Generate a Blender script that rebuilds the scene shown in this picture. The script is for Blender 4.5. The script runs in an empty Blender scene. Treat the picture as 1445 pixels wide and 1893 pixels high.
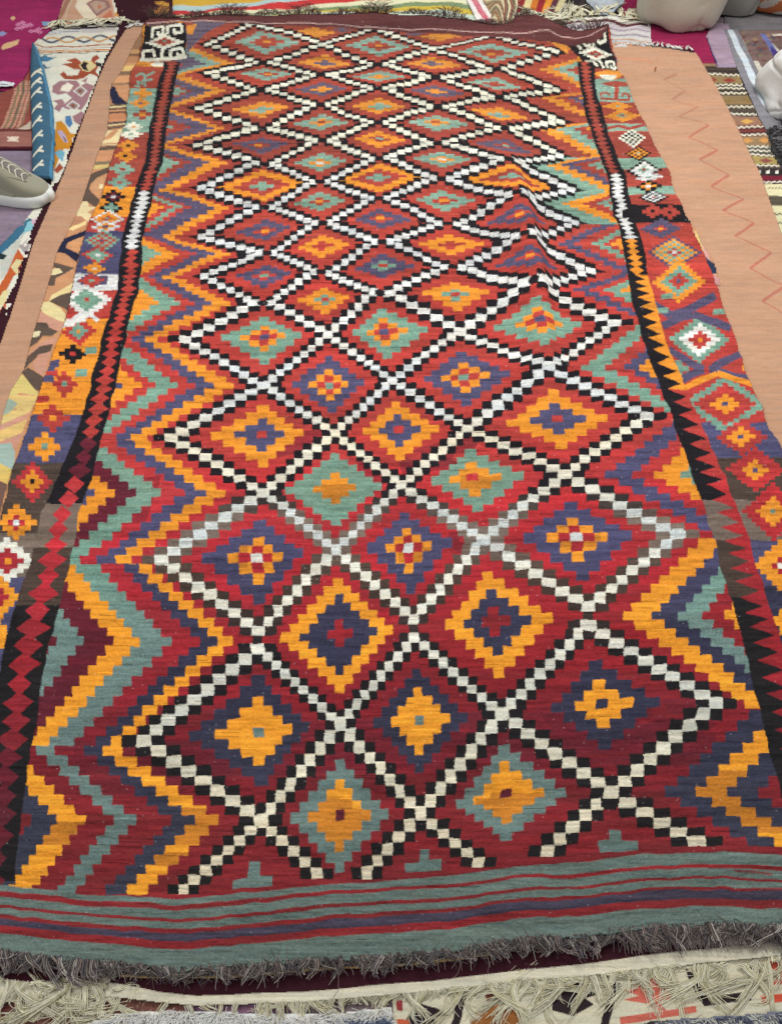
import bpy, math, random
import numpy as np

rng = np.random.default_rng(7)
random.seed(7)
scene = bpy.context.scene
COL = scene.collection

# ------------------------------------------------------------------ camera
W0, H0, FPX = 1445.0, 1893.0, 1430.0        # photograph size, focal length in its pixels
PITCH = math.radians(55.0)
CAMH = 1.60
CP, SP = math.cos(PITCH), math.sin(PITCH)
cam = bpy.data.cameras.new('camera')
cam.sensor_fit = 'VERTICAL'
cam.sensor_height = 36.0
cam.lens = FPX / H0 * 36.0
cam.clip_start = 0.02
cam.clip_end = 100.0
camo = bpy.data.objects.new('camera', cam)
COL.objects.link(camo)
camo.location = (0, 0, CAMH)
camo.rotation_euler = (math.pi / 2 - PITCH, 0, 0)
scene.camera = camo

# ------------------------------------------------------------------ light
world = bpy.data.worlds.new('World')
scene.world = world
world.use_nodes = True
bg = world.node_tree.nodes['Background']
bg.inputs[0].default_value = (1.0, 1.0, 0.985, 1)
bg.inputs[1].default_value = 0.40


def area(name, loc, target, size, power, color):
    l = bpy.data.lights.new(name, 'AREA')
    l.shape = 'RECTANGLE'
    l.size, l.size_y = size
    l.energy = power
    l.color = color
    o = bpy.data.objects.new(name, l)
    COL.objects.link(o)
    o.location = loc
    d = np.array(target) - np.array(loc)
    import mathutils
    o.rotation_euler = mathutils.Vector(d).to_track_quat('-Z', 'Y').to_euler()
    return o


area('ceiling_lamp', (1.2, 3.2, 3.2), (0.0, 1.6, 0), (1.5, 1.0), 112, (1.0, 0.99, 0.96))
area('ceiling_lamp', (-1.6, 1.0, 3.2), (0.0, 1.4, 0), (1.4, 1.0), 40, (1.0, 0.99, 0.96))

scene.view_settings.view_transform = 'Standard'
scene.view_settings.look = 'None'
scene.view_settings.gamma = 1.0
scene.view_settings.use_curve_mapping = False
scene.view_settings.exposure = 0.0

# ------------------------------------------------------------------ helpers


def lin(c):
    c = np.asarray(c, float) / 255.0
    return np.where(c <= 0.04045, c / 12.92, ((c + 0.055) / 1.055) ** 2.4)


LIGHT = 1.12        # how bright a white surface renders under the lamps above


def alb(c):
    return np.clip(lin(c) / LIGHT, 0.004, 0.86)


def unproj(x, y, z=0.0):
    """photo pixel -> point on the horizontal plane z"""
    x = np.asarray(x, float)
    y = np.asarray(y, float)
    a = (x - W0 / 2) / FPX
    b = -(y - H0 / 2) / FPX
    dx = a
    dy = CP + b * SP
    dz = -SP + b * CP
    t = (z - CAMH) / dz
    return dx * t, dy * t


def proj(X, Y, Z):
    dz = Z - CAMH
    depth = Y * CP - dz * SP
    u = X
    v = Y * SP + dz * CP
    return W0 / 2 + FPX * u / depth, H0 / 2 - FPX * v / depth


def inside(px, py, poly):
    r = np.zeros(px.shape, bool)
    n = len(poly)
    j = n - 1
    for i in range(n):
        xi, yi = poly[i]
        xj, yj = poly[j]
        if yi != yj:
            c = ((yi > py) != (yj > py)) & (px < (xj - xi) * (py - yi) / (yj - yi) + xi)
            r ^= c
        j = i
    return r


def smooth_noise(shape, sx, sy, seed):
    """value noise with correlation lengths sx, sy (in cells)"""
    g = np.random.default_rng(seed)
    h, w = shape
    gh, gw = int(h / sy) + 3, int(w / sx) + 3
    a = g.random((gh, gw)) * 2 - 1
    yy = np.arange(h) / sy
    xx = np.arange(w) / sx
    y0 = yy.astype(int)
    x0 = xx.astype(int)
    fy = (yy - y0)[:, None]
    fx = (xx - x0)[None, :]
    fy = fy * fy * (3 - 2 * fy)
    fx = fx * fx * (3 - 2 * fx)
    A = a[np.ix_(y0, x0)]
    B = a[np.ix_(y0, x0 + 1)]
    C = a[np.ix_(y0 + 1, x0)]
    D = a[np.ix_(y0 + 1, x0 + 1)]
    return (A * (1 - fx) + B * fx) * (1 - fy) + (C * (1 - fx) + D * fx) * fy


def link(o, parent=None):
    COL.objects.link(o)
    if parent is not None:
        o.parent = parent
    return o


def empty(name, label, cat, group=None, loc=(0, 0, 0)):
    o = bpy.data.objects.new(name, None)
    o.empty_display_size = 0.05
    o.location = loc
    link(o)
    tag(o, label, cat, group)
    return o


def tag(o, label, cat, group=None):
    o['label'] = label
    o['category'] = cat
    if group:
        o['group'] = group


# ------------------------------------------------------------------ materials


def cloth_material(name, grain=0.10, rib=0.0006, streak=0.0, sheen=0.0, rough=0.95, weft=(180, 900)):
    m = bpy.data.materials.new(name)
    m.use_nodes = True
    nt = m.node_tree
    b = nt.nodes['Principled BSDF']
    b.inputs['Roughness'].default_value = rough
    b.inputs['Specular IOR Level'].default_value = 0.15
    b.inputs['Sheen Weight'].default_value = sheen
    b.inputs['Sheen Roughness'].default_value = 0.6
    at = nt.nodes.new('ShaderNodeAttribute')
    at.attribute_name = 'Col'
    tc = nt.nodes.new('ShaderNodeTexCoord')
    mp = nt.nodes.new('ShaderNodeMapping')
    mp.inputs['Scale'].default_value = (weft[0], weft[1], weft[0])
    nt.links.new(tc.outputs['Object'], mp.inputs[0])
    nz = nt.nodes.new('ShaderNodeTexNoise')
    nz.inputs['Scale'].default_value = 1.0
    nz.inputs['Detail'].default_value = 3.0
    nt.links.new(mp.outputs[0], nz.inputs['Vector'])
    mr = nt.nodes.new('ShaderNodeMapRange')
    mr.inputs[1].default_value = 0.25
    mr.inputs[2].default_value = 0.75
    mr.inputs[3].default_value = 1 - grain
    mr.inputs[4].default_value = 1 + grain
    nt.links.new(nz.outputs[0], mr.inputs[0])
    mx = nt.nodes.new('ShaderNodeMix')
    mx.data_type = 'RGBA'
    mx.blend_type = 'MULTIPLY'
    mx.inputs[0].default_value = 1.0
    nt.links.new(at.outputs['Color'], mx.inputs[6])
    nt.links.new(mr.outputs[0], mx.inputs[7])
    nt.links.new(mx.outputs[2], b.inputs['Base Color'])
    bp = nt.nodes.new('ShaderNodeBump')
    bp.inputs['Strength'].default_value = 0.55
    bp.inputs['Distance'].default_value = rib
    nt.links.new(nz.outputs[0], bp.inputs['Height'])
    nt.links.new(bp.outputs[0], b.inputs['Normal'])
    return m


MAT_KILIM = cloth_material('wool_flatweave', 0.13, 0.0012)
MAT_PLAIN = cloth_material('plain_flatweave', 0.07, 0.0006, weft=(700, 700))
MAT_RUG = cloth_material('market_rug_wool', 0.13, 0.0012, weft=(420, 420))
MAT_YARN = cloth_material('fringe_yarn', 0.12, 0.0003, sheen=0.1, weft=(900, 900))
MAT_PLUSH = cloth_material('plush_fabric', 0.07, 0.003, sheen=0.2, weft=(260, 260))
MAT_SUEDE = cloth_material('suede', 0.08, 0.0008, sheen=0.4, weft=(500, 500))


# ------------------------------------------------------------------ woven sheet


class Sheet:
    """A cloth lying near the plane z: fine cells, one dye colour per cell."""

    def __init__(self, outline, z, xs, ys, base, thick=0.004, jitter=1.0, seed=1, hfun=None, ss=1):
        self.z = z
        self.ss = ss
        xs = np.asarray(xs, float)
        ys = np.asarray(ys, float)
        self.mxs, self.mys = xs, ys
        if ss == 2:
            xs = np.sort(np.concatenate([xs, (xs[1:] + xs[:-1]) / 2]))
            ys = np.sort(np.concatenate([ys, (ys[1:] + ys[:-1]) / 2]))
        self.xs, self.ys = xs, ys
        self.hfun = hfun
        self.thick = thick
        xc = (self.xs[1:] + self.xs[:-1]) / 2
        yc = (self.ys[1:] + self.ys[:-1]) / 2
        self.XC, self.YC = np.meshgrid(xc, yc)
        self.xc, self.yc = xc, yc
        h, w = self.XC.shape
        g = np.random.default_rng(seed)
        if jitter:
            self.PX = self.XC + jitter * (g.random((h, 1)) - 0.5 + (g.random((h, w)) - 0.5) * 0.7) \
                + jitter * 0.9 * smooth_noise((h, w), 22 * ss, 14 * ss, seed + 1) + jitter * (1.1 * ss - .6) * smooth_noise((h, w), 15 * ss, 9 * ss, seed + 5)
            self.PY = self.YC + jitter * 1.0 * smooth_noise((h, w), 30 * ss, 12 * ss, seed + 2) + jitter * (.8 * ss - .5) * smooth_noise((h, w), 12 * ss, 12 * ss, seed + 6)
        else:
            self.PX, self.PY = self.XC, self.YC
        self.rgb = np.empty((h, w, 3))
        self.rgb[:] = alb(base)
        self.own = np.zeros((h, w), np.int32)
        self.mask = inside(self.PX, self.PY, outline) if ss == 2 and len(outline) > 100 else inside(self.XC, self.YC, outline)

    def box(self, poly, pad=4):
        p = np.asarray(poly, float)
        x0, y0 = p.min(0) - pad
        x1, y1 = p.max(0) + pad
        i0, i1 = np.searchsorted(self.xc, [x0, x1])
        j0, j1 = np.searchsorted(self.yc, [y0, y1])
        return slice(j0, j1), slice(i0, i1)

    def fill(self, poly, c, own=None, where=None, tint=1.0):
        s = self.box(poly)
        if s[0].stop <= s[0].start or s[1].stop <= s[1].start:
            return
        m = inside(self.PX[s], self.PY[s], poly)
        if where is not None:
            m &= where[s]
        if c is not None:
            self.rgb[s][m] = (alb(c) if not isinstance(c, np.ndarray) else c) * tint
        if own is not None:
            self.own[s][m] = own

    def rect(self, x0, y0, x1, y1, c, own=None):
        self.fill([(x0, y0), (x1, y0), (x1, y1), (x0, y1)], c, own)

    def stroke(self, pts, w, c, own=None):
        for (xa, ya), (xb, yb) in zip(pts[:-1], pts[1:]):
            d = math.hypot(xb - xa, yb - ya) + 1e-6
            nx, ny = -(yb - ya) / d * w / 2, (xb - xa) / d * w / 2
            self.fill([(xa + nx, ya + ny), (xb + nx, yb + ny), (xb - nx, yb - ny), (xa - nx, ya - ny)], c, own)

    def weather(self, amp=0.09, speck=0.06, seed=5, sx=26, sy=2.2):
        h, w = self.own.shape
        g = np.random.default_rng(seed)
        v = 1 + amp * smooth_noise((h, w), sx, sy, seed) + amp * 0.7 * smooth_noise((h, w), sx * 4, sy * 5, seed + 1)
        v += amp * 0.6 * smooth_noise((h, w), 5, 1.3, seed + 2)
        v += speck * (g.random((h, w)) * 2 - 1)
        self.rgb *= v[..., None]
        hue = 1 + 0.04 * smooth_noise((h, w), 40, 4, seed + 3)
        self.rgb[..., 0] *= hue
        self.rgb[..., 2] *= 2 - hue
        np.clip(self.rgb, 0.006, 0.86, out=self.rgb)

    def build(self, names, mat, parent=None, micro=0.0004, seed=3):
        """names: {owner id: object name}; returns the list of objects"""
        if self.ss == 2:
            r = self.rgb
            self.rgb = (r[::2, ::2] + r[1::2, ::2] + r[::2, 1::2] + r[1::2, 1::2]) / 4
            self.own = self.own[::2, ::2].copy()
            self.mask = self.mask[::2, ::2].copy()
        XV, YV = np.meshgrid(self.mxs, self.mys)
        X, Y = unproj(XV, YV, self.z)
        Z = np.full_like(X, self.z)
        if self.hfun is not None:
            Z = Z + self.hfun(XV, YV)
        if micro:
            Z = Z + micro * smooth_noise(Z.shape, 3.1, 1.6, seed) + micro * 1.8 * smooth_noise(Z.shape, 16, 3.2, seed + 7) + micro * 3.0 * smooth_noise(Z.shape, 34, 13, seed + 8) + micro * 0.8 * (
                np.random.default_rng(seed).random(Z.shape) - 0.5)
        h, w = self.own.shape
        vid = np.arange((h + 1) * (w + 1)).reshape(h + 1, w + 1)
        co = np.stack([X.ravel(), Y.ravel(), Z.ravel()], 1)
        quads = np.stack([vid[1:, :-1], vid[1:, 1:], vid[:-1, 1:], vid[:-1, :-1]], -1)
        full = np.pad(self.mask, 1)
        out = []
        for oid, nm in names.items():
            sel = self.mask & (self.own == oid)
            if not sel.any():
                continue
            q = quads[sel]
            c = self.rgb[sel]
            # edge of the cloth: a short wall down from every outer cell side
            qs, cs = [q], [c]
            extra = []
            base = len(co)
            jj, ii = np.nonzero(sel)
            for dj, di, a, b in ((1, 0, (1, 0), (1, 1)), (-1, 0, (0, 1), (0, 0)), (0, 1, (1, 1), (0, 1)), (0, -1, (0, 0), (1, 0))):
                e = ~full[jj + 1 + dj, ii + 1 + di]
                if not e.any():
                    continue
                va = vid[jj[e] + a[0], ii[e] + a[1]]
                vb = vid[jj[e] + b[0], ii[e] + b[1]]
                n = len(va)
                lo = np.concatenate([co[va], co[vb]])
                lo[:, 2] -= self.thick
                k = base + sum(len(x) for x in extra)
                extra.append(lo)
                ia = np.arange(k, k + n)
                ib = ia + n
                qs.append(np.stack([va, ia, ib, vb], 1))
                cs.append(self.rgb[jj[e], ii[e]] * 0.9)
            q = np.concatenate(qs)
            c = np.concatenate(cs)
            allco = np.concatenate([co] + extra) if extra else co
            u, inv = np.unique(q.ravel(), return_inverse=True)
            out.append(mesh_obj(nm, allco[u], inv.reshape(-1, 4), c, mat, parent))
        return out


def mesh_obj(name, co, quads, col, mat, parent=None, smooth=True):
    me = bpy.data.meshes.new(name)
    n, k = len(quads), quads.shape[1]
    me.vertices.add(len(co))
    me.vertices.foreach_set('co', np.asarray(co, np.float32).ravel())
    me.loops.add(n * k)
    me.loops.foreach_set('vertex_index', np.asarray(quads, np.int32).ravel())
    me.polygons.add(n)
    me.polygons.foreach_set('loop_start', np.arange(0, n * k, k, dtype=np.int32))
    me.update(calc_edges=True)
    me.polygons.foreach_set('use_smooth', np.full(n, smooth))
    a = me.attributes.new('Col', 'FLOAT_COLOR', 'FACE')
    rgba = np.ones((n, 4), np.float32)
    rgba[:, :3] = col
    a.data.foreach_set('color', rgba.ravel())
    me.materials.append(mat)
    me.update()
    o = bpy.data.objects.new(name, me)
    link(o, parent)
    return o


def tubes(name, lines, radius, cols, mat, parent=None, sides=3):
    """thin yarns: each line an (n,3) array"""
    co, qs, cc = [], [], []
    base = 0
    for L, c in zip(lines, cols):
        L = np.asarray(L, float)
        n = len(L)
        t = np.gradient(L, axis=0)
        t /= np.linalg.norm(t, axis=1)[:, None] + 1e-9
        ref = np.array([0.3, 0.2, 1.0])
        s = np.cross(t, ref)
        s /= np.linalg.norm(s, axis=1)[:, None] + 1e-9
        r = np.cross(t, s)
        for k in range(sides):
            a = 2 * math.pi * k / sides
            rr = radius * np.linspace(1.0, 0.55, n)[:, None]
            co.append(L + rr * (math.cos(a) * s + math.sin(a) * r))
        idx = base + np.arange(sides)[:, None] * n + np.arange(n)[None, :]
        nx = np.roll(idx, -1, 0)
        q = np.stack([idx[:, :-1], idx[:, 1:], nx[:, 1:], nx[:, :-1]], -1).reshape(-1, 4)
        qs.append(q)
        cc.append(np.repeat(np.asarray(c)[None], len(q), 0))
        base += sides * n
    return mesh_obj(name, np.concatenate(co), np.concatenate(qs), np.concatenate(cc), mat, parent)


# ------------------------------------------------------------------ ground
gm = cloth_material('floor_covering', 0.25, 0.002, weft=(60, 60))
g_xy = 6.0
mesh = mesh_obj('ground', np.array([[-g_xy, -3, 0], [g_xy, -3, 0], [g_xy, 8, 0], [-g_xy, 8, 0.0]]),
                np.array([[0, 1, 2, 3]]), np.array([alb((128, 112, 116))]), gm)
mesh['kind'] = 'structure'

# =================================================================== MAIN KILIM
ZM = 0.033
_ridge = np.array([(905, 215), (925, 262), (948, 320), (964, 375), (975, 430), (988, 497), (1000, 560), (1008, 620), (1012, 660)], float)
_env = np.interp


def ridge_h(x, y):
    xr = np.interp(y, _ridge[:, 1], _ridge[:, 0])
    A = np.interp(y, [190, 250, 310, 360, 420, 500, 560, 620, 690, 760], [0, .004, .021, .040, .049, .047, .034, .016, .005, 0])
    d = x - xr
    s = np.where(d < 0, 44.0, 18.0)
    return A * np.exp(-(d / s) ** 2 / 1.3)


_creases = [  # x0,y0,x1,y1, height, half width px
    (330, 838, 500, 850, .004, 9), (470, 845, 620, 832, .003, 8), (850, 828, 1010, 812, .004, 8),
    (1000, 640, 1010, 800, .007, 26), (180, 300, 150, 520, .003, 14), (230, 560, 190, 760, .004, 18),
    (860, 215, 900, 160, .006, 22), (560, 1450, 760, 1420, .004, 22), (800, 1425, 960, 1405, .005, 16),
    (330, 1665, 620, 1650, .006, 40), (1120, 1600, 1400, 1590, .010, 40), (40, 1100, 60, 1300, .006, 22),
    (1240, 760, 1330, 960, .005, 22), (120, 950, 300, 900, .003, 20), (1100, 700, 1200, 640, .005, 30),
    (420, 250, 470, 320, .004, 14), (1085, 80, 1120, 55, .012, 16), (960, 38, 1010, 45, .016, 26),
]


def main_h(x, y):
    z = ridge_h(x, y)
    for x0, y0, x1, y1, a, s in _creases:
        dx, dy = x1 - x0, y1 - y0
        L2 = dx * dx + dy * dy
        t = np.clip(((x - x0) * dx + (y - y0) * dy) / L2, 0, 1)
        d2 = (x - x0 - t * dx) ** 2 + (y - y0 - t * dy) ** 2
        z = z + a * np.exp(-d2 / (s * s))
    z = z + .0035 * np.sin(x / 71.0 + 1.3 * np.sin(y / 83.0)) * np.sin(y / 57.0 + .8 * np.sin(x / 99.0))
    return z


def F(p):
    """photo pixel of a point on the raised cloth -> pixel of the same point laid flat"""
    x, y = float(p[0]), float(p[1])
    xf, yf = x, y
    for _ in range(8):
        X, Y = unproj(x, y, ZM + float(ridge_h(xf, yf)))
        xf, yf = proj(X, Y, ZM)
    return (float(xf), float(yf))


left_edge = [(263, 44), (262, 70), (258, 108), (242, 128), (238, 165), (232, 220), (218, 262), (205, 300), (190, 360),
             (166, 410), (150, 460), (140, 505), (125, 570), (110, 620), (86, 690), (58, 770), (35, 830), (25, 865),
             (14, 910), (0, 962), (-24, 1060), (-46, 1150), (-80, 1300), (-124, 1500), (-140, 1640), (-150, 1800)]
right_edge = [(1120, 50), (1128, 66), (1141, 126), (1156, 142), (1171, 186), (1181, 210), (1193, 236), (1211, 270),
              (1233, 315), (1245, 350), (1262, 386), (1275, 410), (1291, 452), (1315, 500), (1330, 550), (1350, 600),
              (1367, 650), (1386, 710), (1407, 758), (1420, 795), (1447, 836), (1473, 900), (1510, 1000), (1572, 1200),
              (1620, 1400), (1660, 1600), (1690, 1800)]
top_edge = [(275, 31), (340, 31), (410, 27), (480, 27), (560, 25), (620, 26), (690, 21), (740, 24), (790, 26), (860, 36),
            (905, 45), (935, 46), (960, 33), (990, 31), (1020, 43), (1060, 53), (1095, 54), (1118, 50)]
S_X = [-150, 0, 160, 330, 480, 600, 720, 840, 960, 1060, 1190, 1300, 1445, 1700]
S_Y = [1622, 1635, 1653, 1663, 1650, 1635, 1628, 1618, 1600, 1596, 1580, 1576, 1580, 1596]
S_O = np.array([[0, 10, 21, 36, 42, 54, 62, 74, 89, 127], [0, 13, 20, 38, 45, 58, 66, 83, 97, 142],
                [0, 23, 30, 45, 50, 62, 67, 84, 99, 135]], float)


def stripe_y(k, x):
    o = np.interp(x, [160, 700, 1250], S_O[:, k])
    return np.interp(x, S_X, S_Y) + o


bx = np.linspace(-152, 1700, 120)
bottom_edge = [(x, float(stripe_y(9, x)) + 1.2 * math.sin(x * .9) + 1.5 * math.sin(x * .13)) for x in bx]
outline = top_edge + right_edge[:-1] + bottom_edge[::-1] + left_edge[::-1][1:]
xs = np.arange(-154, 1700, 2.0)
ys = np.arange(16, 1800, 2.0)
K = Sheet(outline, ZM, xs, ys, (170, 50, 55), thick=0.005, jitter=1.5, seed=11, hfun=main_h, ss=2)

# ---- dyes: every dye lot changes along the length of the rug
DY = {
    'R': ([40, 150, 260, 360, 460, 600, 720, 820, 900, 1000, 1080, 1180, 1300, 1400, 1500, 1700],
          [(158, 75, 59), (164, 71, 56), (157, 69, 58), (174, 69, 57), (182, 67, 57), (187, 63, 56), (184, 63, 57), (184, 61, 57),
           (190, 52, 56), (178, 44, 52), (172, 42, 52), (152, 38, 46), (142, 36, 46), (114, 33, 42), (132, 38, 44), (124, 38, 42)]),
    'O': ([40, 200, 330, 600, 800, 1000, 1150, 1700],
          [(208, 136, 56), (220, 142, 52), (230, 146, 44), (234, 146, 44), (238, 150, 42), (234, 148, 42), (248, 160, 40), (246, 160, 40)]),
    'B': ([40, 200, 380, 600, 850, 1000, 1120, 1250, 1700],
          [(104, 92, 106), (100, 88, 108), (90, 80, 106), (84, 80, 112), (80, 78, 112), (80, 78, 114), (62, 61, 86), (52, 52, 74), (60, 62, 76)]),
    'T': ([40, 250, 500, 700, 900, 1030, 1150, 1300, 1700],
          [(132, 160, 146), (134, 166, 148), (120, 158, 138), (120, 158, 140), (120, 152, 134), (116, 156, 140), (116, 144, 138), (108, 130, 127), (100, 120, 115)]),
    'K': ([40, 900, 935, 960, 1010, 1040, 1100, 1160, 1200, 1700],
          [(30, 25, 29), (28, 25, 31), (72, 62, 58), (126, 110, 100), (120, 104, 94), (88, 72, 64), (66, 52, 46), (56, 46, 46), (31, 29, 32), (31, 28, 29)]),
    'W': ([40, 250, 330, 470, 520, 640, 680, 760, 800, 900, 950, 1010, 1040, 1180, 1240, 1330, 1380, 1700],
          [(238, 236, 216), (240, 238, 216), (228, 229, 227), (226, 227, 227), (240, 240, 236), (242, 240, 232), (224, 228, 228), (226, 228, 226),
           (244, 234, 208), (240, 234, 216), (216, 222, 220), (220, 226, 224), (244, 242, 226), (244, 240, 224), (226, 226, 214), (222, 222, 208), (232, 226, 204), (232, 216, 184)]),
    'N': ([40, 700, 1700], [(120, 45, 55), (106, 34, 50), (98, 32, 44)]),
    'Y': ([40, 1700], [(214, 140, 50), (200, 124, 36)]),
    'G': ([40, 1700], [(126, 112, 102), (120, 104, 94)]),
    'D': ([40, 1700], [(84, 70, 62), (80, 66, 58)]),
    'M': ([40, 1700], [(104, 56, 56), (104, 56, 56)]),
    'H': ([40, 1700], [(236, 220, 200), (236, 220, 200)]),
}


def dye(c, y, x=700):
    ys_, cs = DY[c]
    cs = np.array(cs, float)
    v = np.array([np.interp(y, ys_, cs[:, k]) for k in range(3)])
    if c == 'R' and 880 < y < 1320:      # a brighter lot on the left in the lower half
        v = v + np.array([8, 2, 4]) * np.clip((600 - x) / 400, -0.4, 1)
    return alb(v) * random.uniform(0.94, 1.06)


def quad(p, cw, ch, slope=0.0):
    x, y = p
    return [(x - cw, y - ch - slope * cw), (x + cw, y - ch + slope * cw), (x + cw, y + ch + slope * cw), (x - cw, y + ch - slope * cw)]


# base red follows the dye lots
for y in range(16, 1800, 8):
    for x0 in range(-160, 1700, 310):
        K.fill([(x0, y), (x0 + 311, y), (x0 + 311, y + 8.2), (x0, y + 8.2)], dye('R', y, x0 + 150))

# ---- the lattice of white squares: node positions row by row (bottom row first)
rowsN = {
    'A': [(483, 1516), (776, 1504), (1128, 1465)],
    'B': [(266, 1370), (628, 1338), (927, 1320), (1322, 1300)],
    'C': [(477, 1184), (765, 1161), (1087, 1138)],
    'D': [(299, 1035), (621, 1015), (893, 998), (1250, 990)],
    'E': [(487, 910), (742, 897), (1042, 877)],
    'F': [(316, 808), (618, 803), (864, 791), (1195, 769)],
    'G': [(487, 711), (724, 702), (1013, 679)],
    'H': [(344, 627), (606, 619), (850, 612), (1134, 598)],
    'I': [(487, 560), (702, 541), (985, 517)],
    'J': [(379, 511), (595, 504), (837, 494), (1091, 500)],
    'K': [(493, 467), (705, 447), (968, 430)],
    'L': [(374, 435), (596, 412), (827, 411), (1064, 411)],
    'M': [(487, 382), (701, 367), (955, 355)],
    'N': [(374, 350), (591, 335), (815, 329), (1056, 349)],
    'O': [(487, 302), (701, 292), (940, 293)],
    'P': [(367, 269), (595, 258), (809, 265), (1035, 285)],
    'Q': [(485, 236), (698, 228), (932, 236)],
    'R': [(370, 201), (592, 194), (807, 197), (1035, 224)],
    'S': [(483, 168), (699, 164), (922, 180)],
    'T': [(385, 137), (593, 138), (804, 144), (1025, 166)],
    'U': [(487, 117), (698, 118), (918, 128)],
    'V': [(387, 82), (595, 82), (799, 90), (1025, 97)],
    'W': [(468, 42), (690, 50), (908, 69)],
}
order = 'ABCDEFGHIJKLMNOPQRSTUVW'
ntype = {r: ('h' if r in 'IJKLMNOPQRSTU' else 'v' if r == 'C' else 'w') for r in order}
rowsN = {r: [F(p) for p in v] for r, v in rowsN.items()}
WHITE_OWN, LEFT_OWN, RIGHT_OWN = 1, 2, 3
K.own[:] = 0


def steps(gap):
    a, b = gap
    if a in 'AB' and b in 'BC':
        return 9 if a == 'B' else 8
    if a == 'C':
        return 8
    if ntype[a] == 'h' or ntype[b] == 'h':
        return 6
    return 8


segs = []     # (pA lower row, pB upper row, gap, side)
for a, b in zip(order[:-1], order[1:]):
    A_, B_ = rowsN[a], rowsN[b]
    if len(A_) == 3:       # lower row has inner nodes only
        for k in range(3):
            segs.append((A_[k], B_[k], a, b, 'L' if k == 0 else None))
            segs.append((A_[k], B_[k + 1], a, b, 'R' if k == 2 else None))
    else:
        for k in range(3):
            segs.append((A_[k], B_[k], a, b, 'L' if k == 0 else None))
            segs.append((A_[k + 1], B_[k], a, b, 'R' if k == 2 else None))
tails = [((483, 1516), (340, 1645), 7), ((483, 1516), (585, 1614), 5), ((776, 1504), (678, 1613), 5), ((776, 1504), (884, 1594), 5),
         ((1128, 1465), (1010, 1572), 5), ((1128, 1465), (1287, 1556), 5)]


def seg_cells(pA, pB, a, b):
    n = steps((a, b))
    dx, dy = pB[0] - pA[0], pB[1] - pA[1]
    N = 8.0
    cwx = abs(dx) / N
    sx = 1 if dx > 0 else -1
    p, q = list(pA), list(pB)
    outerA = (len(rowsN[a]) == 4 and (pA == rowsN[a][0] or pA == rowsN[a][-1]))
    outerB = (len(rowsN[b]) == 4 and (pB == rowsN[b][0] or pB == rowsN[b][-1]))
    if ntype[a] == 'h' and not outerA:
        p[0] += sx * cwx * 0.95
    if ntype[b] == 'h' and not outerB:
        q[0] -= sx * cwx * 0.95
    if ntype[a] == 'v':
        p[1] -= 17
    if ntype[b] == 'v':
        q[1] += 17
    cx = abs(q[0] - p[0]) / n / 2
    cy = abs(q[1] - p[1]) / n / 2
    return [((p[0] + (q[0] - p[0]) * k / n, p[1] + (q[1] - p[1]) * k / n), cx, cy) for k in range(n + 1)]


# ---- side bands that follow the zigzag outline of the lattice
LEFTB = {
    'A': ('ROBRTROBR', [78, 124, 166, 231, 272, 325, 377, 427, 560]),
    'C': ('ROBRTONTNT', [45, 75, 110, 161, 218, 266, 322, 372, 400, 500]),
    'E': ('ROBRTNOBB', [70, 107, 147, 188, 235, 274, 311, 350, 450]),
    'G': ('ROBRTROB', [55, 92, 127, 160, 200, 226, 261, 400]),
    'I': ('ROBRTOR', [62, 95, 128, 155, 193, 237, 400]),
    'K': ('ROBROTR', [70, 98, 131, 161, 197, 240, 400]),
    'M': ('ROBRTROR', [64, 92, 135, 150, 166, 185, 215, 400]),
    'O': ('ROBRTRT', [67, 100, 135, 155, 195, 215, 400]),
    'Q': ('ROBRTOR', [70, 90, 133, 166, 180, 205, 400]),
    'S': ('ROBRTOR', [66, 93, 128, 139, 164, 190, 400]),
    'U': ('ROTBR', [52, 78, 106, 150, 300]),
    'W': ('RBRO', [60, 110, 130, 300]),
}
RIGHTB = {
    'A': ('RBOBRB', [100, 157, 214, 272, 340, 500]),
    'C': ('ROBTRO', [64, 118, 165, 208, 249, 400]),
    'E': ('RBROTB', [77, 126, 166, 215, 250, 400]),
    'G': ('RTRBOB', [61, 105, 140, 168, 200, 400]),
    'I': ('RBRTOR', [78, 108, 135, 165, 200, 400]),
    'K': ('RBRTRO', [67, 96, 128, 150, 165, 400]),
    'M': ('TORTRR', [88, 122, 150, 172, 200, 400]),
    'O': ('TOBRTR', [72, 99, 124, 150, 172, 400]),
    'Q': ('ROTROR', [68, 96, 128, 150, 175, 400]),
    'S': ('RORBOR', [78, 104, 126, 148, 170, 400]),
    'U': ('ROTRBR', [80, 104, 132, 156, 180, 400]),
    'W': ('ROBR', [60, 100, 130, 400]),
}
TIPF = {'B': 1.0, 'D': 1.0}


def side_bands(pA, pB, a, b, side):
    inner = a if len(rowsN[a]) == 3 else b
    seq, off = (LEFTB if side == 'L' else RIGHTB)[inner]
    sg = -1 if side == 'L' else 1
    off = np.array(off, float)
    n = {6: 7, 8: 8, 9: 9}[steps((a, b))] + (1 if inner == 'C' else 0)
    cells = [((pA[0] + (pB[0] - pA[0]) * k / n, pA[1] + (pB[1] - pA[1]) * k / n), 0, abs(pB[1] - pA[1]) / n / 2 + .3) for k in range(n + 1)]
    for k, ((x, y), cx, cy) in enumerate(cells):
        t = k / n if inner == b else 1 - k / n      # 1 at the inner node row
        f = 0.80 + 0.20 * t if side == 'L' else 0.84 + 0.16 * t
        prev = 0.0
        for c, o in zip(seq, off * f):
            x0, x1 = x + sg * prev, x + sg * o
            if x1 > -160 and x0 < 1710:
                K.fill([(x0, y - cy), (x1, y - cy + sg * -0.3), (x1, y + cy + sg * -.3), (x0, y + cy)], dye(c, y, x0),
                       LEFT_OWN if side == 'L' else RIGHT_OWN)
            prev = o


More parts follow.
